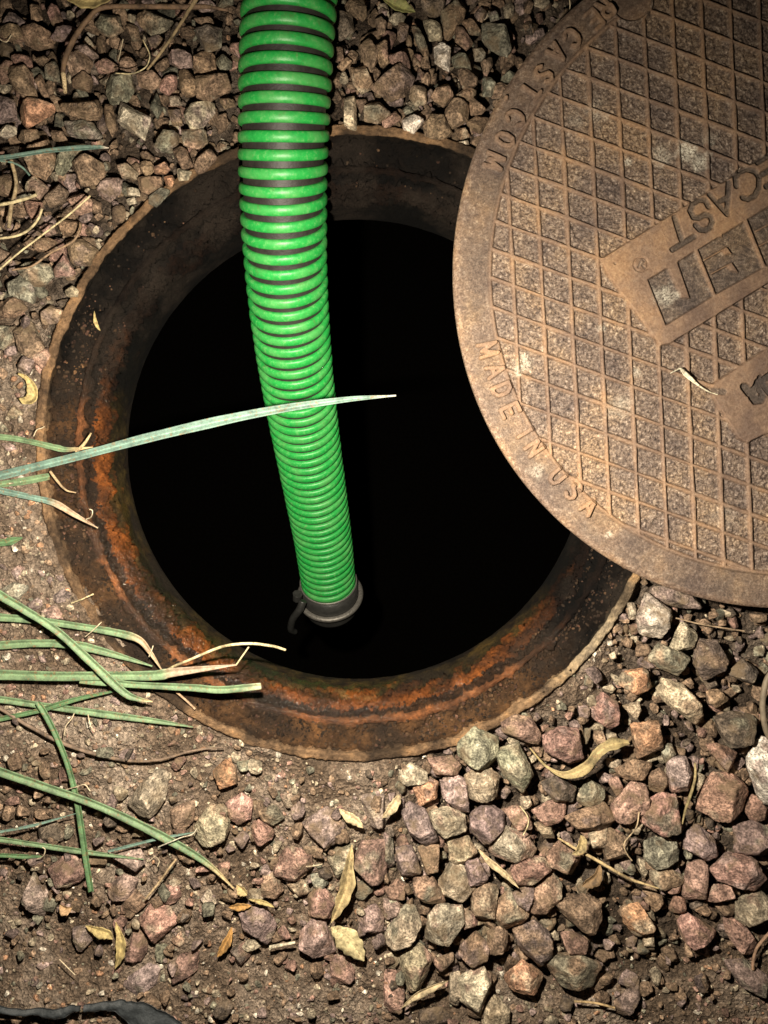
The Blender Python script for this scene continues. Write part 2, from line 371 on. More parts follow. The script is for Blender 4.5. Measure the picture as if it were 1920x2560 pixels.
# the tank below: walls and water
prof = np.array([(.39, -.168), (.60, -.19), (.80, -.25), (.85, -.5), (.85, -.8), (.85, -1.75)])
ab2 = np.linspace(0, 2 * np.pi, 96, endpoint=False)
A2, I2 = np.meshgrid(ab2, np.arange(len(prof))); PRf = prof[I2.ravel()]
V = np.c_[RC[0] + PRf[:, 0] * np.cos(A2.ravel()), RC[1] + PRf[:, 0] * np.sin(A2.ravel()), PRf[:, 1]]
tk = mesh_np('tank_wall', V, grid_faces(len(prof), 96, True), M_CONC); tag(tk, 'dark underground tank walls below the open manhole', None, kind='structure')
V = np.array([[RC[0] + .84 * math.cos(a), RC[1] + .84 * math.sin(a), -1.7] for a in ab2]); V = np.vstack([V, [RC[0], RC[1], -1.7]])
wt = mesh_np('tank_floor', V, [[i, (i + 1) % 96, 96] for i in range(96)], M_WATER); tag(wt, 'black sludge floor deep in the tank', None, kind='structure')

# ================================================================ LID
ZL = .070; LC = at(1980, 680, ZL); LR = .3262
def lp(px, py): return at(px, py, ZL)[:2]
S_ = LR / 834.5                                    # metres per photo pixel on the lid
vis = np.arange(R(96), R(278), .0021)              # dense where the lid has most relief in view
rest = np.linspace(R(278), R(96 + 360), 260)[:-1]
al = np.r_[vis, rest]; NL = len(al)
rl = np.r_[np.linspace(0.0005, .03, 12), np.arange(.031, LR - .0035, .00075)]
# side and underside
er = np.array([(LR - .0030, 0), (LR - .0012, -.0006), (LR - .0003, -.0016), (LR, -.003), (LR - .001, -.012), (LR - .004, -.030), (LR - .02, -.0305), (LR - .03, -.012), (.05, -.012), (.0005, -.012)])
RL = np.r_[rl, er[:, 0]]; ZZ = np.r_[np.zeros(len(rl)), er[:, 1]]
G, AL = np.meshgrid(RL, al, indexing='ij'); ZG = np.repeat(ZZ[:, None], NL, 1)
x = LC[0] + (G * np.cos(AL)).ravel(); y = LC[1] + (G * np.sin(AL)).ravel(); r_ = G.ravel()
ntop = len(rl) * NL; top = np.arange(len(x)) < ntop
XY = np.c_[x, y]
def seg_d(a, b):
    a = np.asarray(a); b = np.asarray(b); ab_ = b - a; t = np.clip(((XY - a) @ ab_) / (ab_ @ ab_), 0, 1)
    return np.hypot(*(XY - a - t[:, None] * ab_).T)
def stroke(a, b, half, soft=.0009):
    return np.clip((half + soft * .6 - seg_d(a, b)) / (1.2 * soft), 0, 1)
def inpoly(poly):
    """signed-ish distance mask of a polygon (soft edge)"""
    P = np.asarray(poly); ins = np.zeros(len(XY), bool); dmin = np.full(len(XY), 9.)
    for i in range(len(P)):
        a, b = P[i], P[(i + 1) % len(P)]
        c1 = (a[1] > XY[:, 1]) != (b[1] > XY[:, 1])
        xi = (b[0] - a[0]) * (XY[:, 1] - a[1]) / (b[1] - a[1] + 1e-15) + a[0]
        ins ^= c1 & (XY[:, 0] < xi); dmin = np.minimum(dmin, seg_d(a, b))
    sd = np.where(ins, dmin, -dmin); return np.clip((sd + .0009) / .0018, 0, 1)
# two families of ribs
o0 = lp(1540, 150); u = (lp(1540 + 72.9 * 4, 150 + 26.8 * 4) - o0) / 4; v = (lp(1540 + 3.5 * 4, 150 + 75.2 * 4) - o0) / 4
Mi = np.linalg.inv(np.c_[u, v]); uv = (XY - o0) @ Mi.T
hu = abs(u[0] * v[1] - u[1] * v[0])
wob = .0006 * fbm(np.c_[XY, 0 * x], 30, 2)
dv = np.abs(uv[:, 0] - np.round(uv[:, 0])) * hu / np.linalg.norm(v); du = np.abs(uv[:, 1] - np.round(uv[:, 1])) * hu / np.linalg.norm(u)
def bead(dd, half): return np.clip(1 - (dd / half) ** 2, 0, 1) ** .5
rib = np.maximum(bead(dv + wob, .0024), bead(du + wob, .0022))
RIN = LR - .0350
inner = np.clip((RIN - r_) / .001 + .5, 0, 1)
ringb = bead(np.abs(r_ - RIN), .0027)
n3 = np.c_[XY, 0 * x]; patina = np.zeros(len(x))
gr = fbm(n3, 400, 3, .7); gr2 = fbm(n3, 160, 3)
HR = .0042
h = inner * (rib * HR + (1 - rib) * (.0011 * gr + .0003 * gr2)) + (1 - inner) * (.0022 + .00008 * gr + .0003 * fbm(n3, 30, 3))
h = np.maximum(h, ringb * (HR + .0002)); relief = np.clip(np.maximum(inner * rib, np.maximum(ringb, (1 - inner) * .42)), 0, 1)
def plate(poly, z=HR + .0022):
    global h, relief
    m = inpoly([lp(*q) for q in poly]); h = h * (1 - m) + (z + .00010 * gr2 + .00005 * gr) * m; relief = relief * (1 - m) + 1.15 * m; return m
plate([(1503, 648), (1920, 386), (2330, 128), (2372, 132), (2495, 330), (2490, 352), (1925, 704), (1668, 862), (1645, 866), (1512, 688), (1500, 662)])
plate([(1775, 962), (1920, 866), (2310, 616), (2440, 800), (1925, 1078), (1862, 1108), (1840, 1098), (1770, 985)])
# raised pad of the pick slot high on the lid
pc = lp(1575, 8); dpk = np.hypot(*(XY - pc).T); m = np.clip((48 * S_ - dpk) / .001 + .5, 0, 1)
h = h * (1 - m) + .0020 * m; relief = relief * (1 - m) + .7 * m
h = np.maximum(h, bead(np.abs(dpk - 50 * S_), .0022) * (HR + .0004))
# engraved writing on the plate
def P_(*q): return lp(*q)
def engrave(strokes, half_px, depth):
    global h, relief, patina
    m = 0
    for s in strokes:
        for a, b in zip(s[:-1], s[1:]): m = np.maximum(m, stroke(P_(*a), P_(*b), half_px * S_, .0011))
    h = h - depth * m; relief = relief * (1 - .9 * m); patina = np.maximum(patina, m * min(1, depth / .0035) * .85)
def emboss(strokes, half_px, z, base=None):
    global h, relief
    m = 0
    for s in strokes:
        for a, b in zip(s[:-1], s[1:]): m = np.maximum(m, stroke(P_(*a), P_(*b), half_px * S_, .0007))
    return m
def arc(cx, cy, rx, ry, a0, a1, rot=0, n=12):
    out = []
    for t in np.linspace(R(a0), R(a1), n):
        ax, ay = rx * math.cos(t), ry * math.sin(t); c_, s_ = math.cos(R(rot)), math.sin(R(rot))
        out.append((cx + ax * c_ - ay * s_, cy + ax * s_ + ay * c_))
    return out
# T, S, A, C, E as they lie upside down on the plate
Sx = [(1727, 521), (1738, 506), (1755, 509), (1764, 522)]
engrave([[(1681, 548), (1698, 603)], [(1676, 628), (1729, 596)]], 6.5, .0032)
engrave([[(1765, 521), (1757, 506), (1742, 504), (1727, 514), (1720, 532), (1728, 548), (1742, 549), (1757, 541), (1770, 545), (1775, 558), (1770, 572), (1757, 580), (1743, 578), (1734, 568)]], 6.5, .0032)
engrave([[(1768, 492), (1811, 540), (1815, 462)], [(1787, 512), (1813, 498)]], 6.2, .0032)
engrave([[(1834, 470), (1832, 450), (1842, 434), (1860, 428), (1880, 434), (1891, 450), (1890, 476), (1880, 494), (1864, 502), (1850, 499)]], 6.5, .0032)
engrave([[(1886, 412), (1940, 378)], [(1898, 442), (1938, 417)], [(1908, 472), (1960, 440)], [(1940, 378), (1960, 440)]], 6.2, .0032)
# big block letters: one sunk panel with raised dividers
pan = inpoly([P_(*q) for q in [(1615, 703), (1661, 675), (1930, 512), (1990, 620), (1920, 662), (1785, 738), (1660, 815)]])
isl = inpoly([P_(*q) for q in [(1661, 668), (1686, 652), (1720, 749), (1697, 747)]])
div = emboss([[(1731, 620), (1780, 742)], [(1852, 545), (1902, 668)]], 4.2, 0)
arms = emboss([[(1736, 626), (1790, 592)], [(1756, 653), (1809, 624)], [(1774, 687), (1822, 662)], [(1884, 582), (1940, 552)], [(1893, 618), (1940, 594)]], 2.2, 0)
tri = [inpoly([P_(*q) for q in t_]) for t_ in ([(1794, 630), (1810, 620), (1824, 638), (1806, 640)], [(1808, 668), (1824, 660), (1840, 684), (1820, 680)], [(1782, 594), (1790, 578), (1800, 596)])]
pan = np.clip(pan - np.maximum.reduce([isl, div, arms] + tri), 0, 1)
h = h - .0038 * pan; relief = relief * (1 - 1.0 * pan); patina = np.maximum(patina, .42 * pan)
# circled R
dr = np.hypot(*(XY - P_(1597, 665)).T); h = h - .0012 * np.clip(1 - np.abs(dr - 17 * S_) / .0012, 0, 1) * 1.3
engrave([[(1590, 672), (1600, 652), (1606, 658), (1599, 667), (1606, 675)]], 1.8, .0009)
# small hole, pocket
engrave([[(1533, 662), (1534, 663)]], 2.5, .0015); engrave([[(1774, 979), (1802, 981)]], 8, .0012)
# deep R of the second plate
engrave([[(1858, 968), (1880, 990), (1890, 998)], [(1925, 935), (1886, 962), (1872, 985)], [(1852, 968), (1864, 984), (1882, 982)], [(1886, 958), (1902, 990), (1896, 1002), (1880, 1004), (1872, 994)], [(1893, 948), (1930, 1000)]], 8.0, .0046)
# raised writing round the border
GL = {'P': [[(0, 0), (0, 1)], [(0, 1), (.4, 1), (.58, .88), (.58, .65), (.4, .5), (0, .5)]], 'R': [[(0, 0), (0, 1), (.4, 1), (.58, .88), (.58, .65), (.4, .52), (0, .52)], [(.3, .5), (.6, 0)]],
      'E': [[(.55, 0), (0, 0), (0, 1), (.55, 1)], [(0, .52), (.48, .52)]], 'C': [[(.62, .8), (.5, .96), (.3, 1), (.1, .88), (0, .65), (0, .35), (.1, .12), (.3, 0), (.5, .04), (.62, .2)]],
      'A': [[(0, 0), (.33, 1), (.66, 0)], [(.12, .34), (.54, .34)]], 'S': [[(.55, .82), (.42, .97), (.2, 1), (.04, .86), (.05, .66), (.28, .52), (.52, .38), (.57, .2), (.42, .03), (.2, 0), (.02, .14)]],
      'T': [[(0, 1), (.62, 1)], [(.31, 1), (.31, 0)]], 'O': [[(.33, 1), (.1, .88), (0, .5), (.1, .12), (.33, 0), (.56, .12), (.66, .5), (.56, .88), (.33, 1)]], 'M': [[(0, 0), (.06, 1), (.38, .15), (.70, 1), (.76, 0)]],
      'D': [[(0, 0), (0, 1), (.3, 1), (.55, .8), (.6, .5), (.55, .2), (.3, 0), (0, 0)]], 'I': [[(.02, 0), (.02, 1)]], 'N': [[(0, 0), (0, 1), (.58, 0), (.58, 1)]], 'U': [[(0, 1), (0, .3), (.12, .05), (.3, 0), (.48, .05), (.6, .3), (.6, 1)]], '.': [[(.0, .0), (.02, .02)]]}
m_all = np.zeros(len(XY)); LH = 43 * S_; rb = (834.5 - 66) * S_
for ch, px, py in [('R', 1508, 30), ('E', 1482, 56), ('C', 1427, 103), ('A', 1389, 141), ('S', 1356, 193), ('T', 1323, 235), ('.', 1282, 262), ('C', 1286, 301), ('O', 1260, 355), ('M', 1234, 409),
                   ('M', 1218, 876), ('A', 1238, 928), ('D', 1253, 976), ('E', 1273, 1027), ('I', 1312, 1082), ('N', 1334, 1120), ('U', 1392, 1190), ('S', 1431, 1227), ('A', 1471, 1264)]:
    c0 = P_(px, py); rv = c0 - LC[:2]; rv /= np.linalg.norm(rv); upv = -rv; fw = np.array([-rv[1], rv[0]])   # reads counter-clockwise
    if ch == 'E' or (ch == 'R' and py < 50): pass
    gw = max(p[0] for s in GL[ch] for p in s)
    near = np.hypot(*(XY - c0).T) < LH * 1.0
    keep = XY; XY = keep[near]
    mm = np.zeros(len(XY))
    for s in GL[ch]:
        q = [c0 + fw * (a - gw / 2) * LH * .92 + upv * (b - .5) * LH for a, b in s]
        for a, b in zip(q[:-1], q[1:]): mm = np.maximum(mm, np.clip((.0023 - seg_d(a, b)) / .0006, 0, 1))
    XY = keep; m_all[near] = np.maximum(m_all[near], mm)
h = h + .0050 * m_all * (1 - .7 * inner); relief = np.clip(relief + .7 * m_all, 0, 1); patina = np.maximum(patina, .50 * (1 - inner) * (1 - m_all) * top * np.clip((LR - .004 - r_) / .004, .2, 1) * (.75 + .35 * fbm(n3, 45, 3)))
patina = np.clip(patina, 0, 1)
# wear on the edge
edge = np.clip((r_ - (LR - .006)) / .006, 0, 1)
h = h - edge * .0006 * (1 + fbm(n3, 90, 3)); h[~top] = 0
st = np.zeros(len(x))
for px, py, rad, k in [(1715, 385, 26, 1.), (1745, 400, 22, 1.), (1655, 390, 22, .5), (1665, 745, 26, .8), (1640, 735, 18, .5), (1310, 905, 22, .5), (1572, 405, 8, .8), (1490, 290, 30, .3), (1590, 930, 12, .5), (1440, 300, 18, .35), (1290, 930, 14, .6), (1545, 1020, 30, .3), (1505, 820, 10, .5), (1340, 1175, 18, .35), (1520, 1335, 10, .6), (1770, 345, 18, .4), (1800, 1290, 30, .15)]:
    dd = np.hypot(*(XY - P_(px, py)).T) / (rad * S_); st = np.maximum(st, k * np.clip(1.3 - dd + .5 * gr2, 0, 1))
z = ZL + ZG.ravel() + h * top - .0 * r_
z[~top] += .0015 * np.clip((er[0, 0] + .002 - r_[~top]) / .005 + .5, 0, 1) * (ZG.ravel()[~top] > -.002)
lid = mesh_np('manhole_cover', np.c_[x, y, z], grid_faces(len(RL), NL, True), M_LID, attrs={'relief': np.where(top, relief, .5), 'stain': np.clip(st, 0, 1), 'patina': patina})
recenter(lid, (LC[0], LC[1], ZL)); tag(lid, 'round brown cast iron manhole cover with diamond grid and raised lettering, pushed aside on gravel', 'manhole cover')

# ================================================================ HOSE
HOSE = [(760, -420, 250), (742, -250, 246), (732, -120, 242), (725, 0, 239), (716, 116, 236), (711, 231, 232), (709, 347, 228), (709, 463, 219), (712, 578, 213), (716, 694, 208), (727, 810, 195), (740, 926, 185), (756, 1041, 173), (775, 1157, 163.), (797, 1272, 152), (813, 1388, 141), (820, 1440, 137), (824, 1478, 134)]
hy = np.array([q[1] for q in HOSE], float); cx_ = np.polyfit(hy, [q[0] for q in HOSE], 5); cd_ = np.polyfit(hy, [172.9 / q[2] for q in HOSE], 5)
hp = np.array([at_depth(np.polyval(cx_, b), b, np.polyval(cd_, b)) for b in np.linspace(-420, 1478, 16)])
far = hp[0] + np.array([[.22, .55, -.10], [.12, .28, -.045]]); far[:, 2] = np.maximum(far[:, 2], .05)
hp = np.vstack([far, hp])
HPc = catmull(hp, 1400)
for _ in range(60): HPc[1:-1] = (HPc[:-2] + HPc[2:] + 2 * HPc[1:-1]) / 4
sl = np.r_[0, np.cumsum(np.linalg.norm(np.diff(HPc, axis=0), axis=1))]; LT = sl[-1]
def hose_at(s):
    return np.stack([np.interp(s, sl, HPc[:, i]) for i in range(3)], axis=1)
# parallel frames from a fixed side vector
ssm = np.linspace(0, LT, 700); Pm = hose_at(ssm); Tm = np.gradient(Pm, axis=0); Tm /= np.linalg.norm(Tm, axis=1)[:, None]
Sm = np.cross(Tm, np.array([1., 0, 0])); Sm /= np.linalg.norm(Sm, axis=1)[:, None]; Um = np.cross(Tm, Sm)
def fr_at(s):
    f = lambda A: np.stack([np.interp(s, ssm, A[:, i]) for i in range(3)], axis=1)
    return f(Pm), f(Tm), f(Sm), f(Um)
hose = bpy.data.objects.new('suction_hose', None); C.objects.link(hose); hose.location = Vector(hp[5])
tag(hose, 'thick green ribbed suction hose with black grooves hanging down into the manhole', 'hose')
def under(o, par):
    o.parent = par; o.matrix_parent_inverse = par.matrix_world.inverted() if False else Matrix.Translation(-par.location); return o
RB, PIT = .0405, .0150
n = 900; s = np.linspace(0, LT, n); P0, T0, S0, U0 = fr_at(s); k = 64; a = np.linspace(0, 2 * np.pi, k, endpoint=False)
V = P0[:, None] + RB * (S0[:, None] * np.cos(a)[None, :, None] + U0[:, None] * np.sin(a)[None, :, None])
under(mesh_np('hose_wall', V.reshape(-1, 3), grid_faces(n, k, True), M_BLACK), hose)
# helical rib: profile swept along the helix
per = 56; turns = LT / PIT; nh = int(turns * per); s = np.linspace(0, LT - .001, nh); th = 2 * np.pi * s / PIT
P0, T0, S0, U0 = fr_at(s); Rd = S0 * np.cos(th)[:, None] + U0 * np.sin(th)[:, None]
pp = [(-.0050, -.0006), (-.0052, .0015), (-.0046, .0032), (-.0030, .0043), (0, .0047), (.0030, .0043), (.0046, .0032), (.0052, .0015), (.0050, -.0006)]
jit = .00025 * fbm(np.c_[s * 60, th * .3, 0 * s], 1, 3)
V = np.stack([P0 + Rd * (RB + b + jit)[:, None] + T0 * (a_ + jit * .6)[:, None] if False else P0 + Rd * (RB + b + jit)[:, None] + T0 * a_ for a_, b in pp], axis=1)
under(mesh_np('spiral_rib', V.reshape(-1, 3), grid_faces(nh, len(pp)), M_GREEN), hose)
# coupling at the low end
def lathe_on(s0, prof_, name, mat, par=hose, k=72, tilt=None):
    sv = np.array([s0 + q[0] for q in prof_]); Pb, Tb, Sb, Ub = fr_at(np.clip(sv, 0, LT)); Pb = Pb + Tb * (sv - np.clip(sv, 0, LT))[:, None]
    a = np.linspace(0, 2 * np.pi, k, endpoint=False); rv = np.array([q[1] for q in prof_])
    V = Pb[:, None] + rv[:, None, None] * (Sb[:, None] * np.cos(a)[None, :, None] + Ub[:, None] * np.sin(a)[None, :, None])
    o = mesh_np(name, V.reshape(-1, 3), grid_faces(len(prof_), k, True), mat); return under(o, par) if par is hose else o
E0 = LT - .010
cp = lathe_on(E0, [(-.014, .0462), (-.014, .0476), (.018, .0478), (.024, .0480), (.030, .0455), (.046, .0465), (.052, .0455), (.054, .0400)], 'coupling', M_DARKP)
cr = lathe_on(E0, [(.016, .0485), (.0155, .0535), (.0175, .0560), (.0215, .0560), (.0235, .0535), (.0235, .0485)], 'coupling_ring', M_ALU, par=None); cr.parent = cp
sl2 = lathe_on(E0, [(-.018, .0455), (-.0185, .0472), (-.0165, .0478), (-.012, .0472), (-.012, .0455)], 'sleeve_edge', M_ALU, par=None); sl2.parent = cp
Pe, Te, Se, Ue = fr_at(np.array([LT])); tip = at_depth(759, 1504, 1.235)
lv = tube('cam_lever', [at_depth(758, 1502, 1.235), at_depth(748, 1525, 1.24), at_depth(732, 1548, 1.26), at_depth(727, 1572, 1.29), at_depth(738, 1580, 1.31)], [.0065, .0062, .006, .006, .005], M_DARKP, n=30, parent=cp)
lv2 = tube('cam_lug', [at_depth(744, 1484, 1.23), at_depth(742, 1500, 1.24)], [.008, .007], M_DARKP, n=8, parent=cp)

# ================================================================ STONES
import bmesh
def ico(sub):
    bm = bmesh.new(); bmesh.ops.create_icosphere(bm, subdivisions=sub, radius=1.0)
    V = np.array([v.co[:] for v in bm.verts]); Fc = np.array([[q.index for q in f.verts] for f in bm.faces]); bm.free()
    return V / np.linalg.norm(V, axis=1)[:, None], Fc
ICO = {s_: ico(s_) for s_ in (2, 3, 4, 5)}
def rock(planes, sub=5, p=16, nz=.05, seed=0):
    D, Fc = ICO[sub]; acc = np.zeros(len(D))
    for nrm, dist in planes:
        nrm = np.asarray(nrm, float); nrm /= np.linalg.norm(nrm); acc += np.maximum(0, D @ nrm / dist) ** p
    r = acc ** (-1 / p); V = D * r[:, None]; sz = np.median(r)
    off = seed * 7.31
    V = V * (1 + nz * fbm(V / sz + off, 1.7, 3, .6) + nz * .45 * fbm(V / sz + off, 6, 2, .6))[:, None]
    return V, Fc
PAL = {'b': (.24, .165, .11), 'r': (.30, .185, .145), 'p': (.25, .185, .165), 'g': (.20, .19, .14), 't': (.40, .335, .24), 'o': (.37, .21, .125), 'k': (.115, .09, .07), 'w': (.60, .54, .44)}
CN = {'b': 'brown', 'r': 'reddish', 'p': 'purplish grey', 'g': 'greenish grey', 't': 'tan', 'o': 'orange', 'k': 'dark grey', 'w': 'whitish'}
TILES = {'A': (0, 0, 2.37), 'B': (840, 0, 3.6065), 'C': (960, 1700, 1.728), 'D': (1180, 1400, 2.2419), 'E': (0, 1900, 1.728), 'F': (0, 700, 2.37), 'G': (0, 1400, 2.07375)}
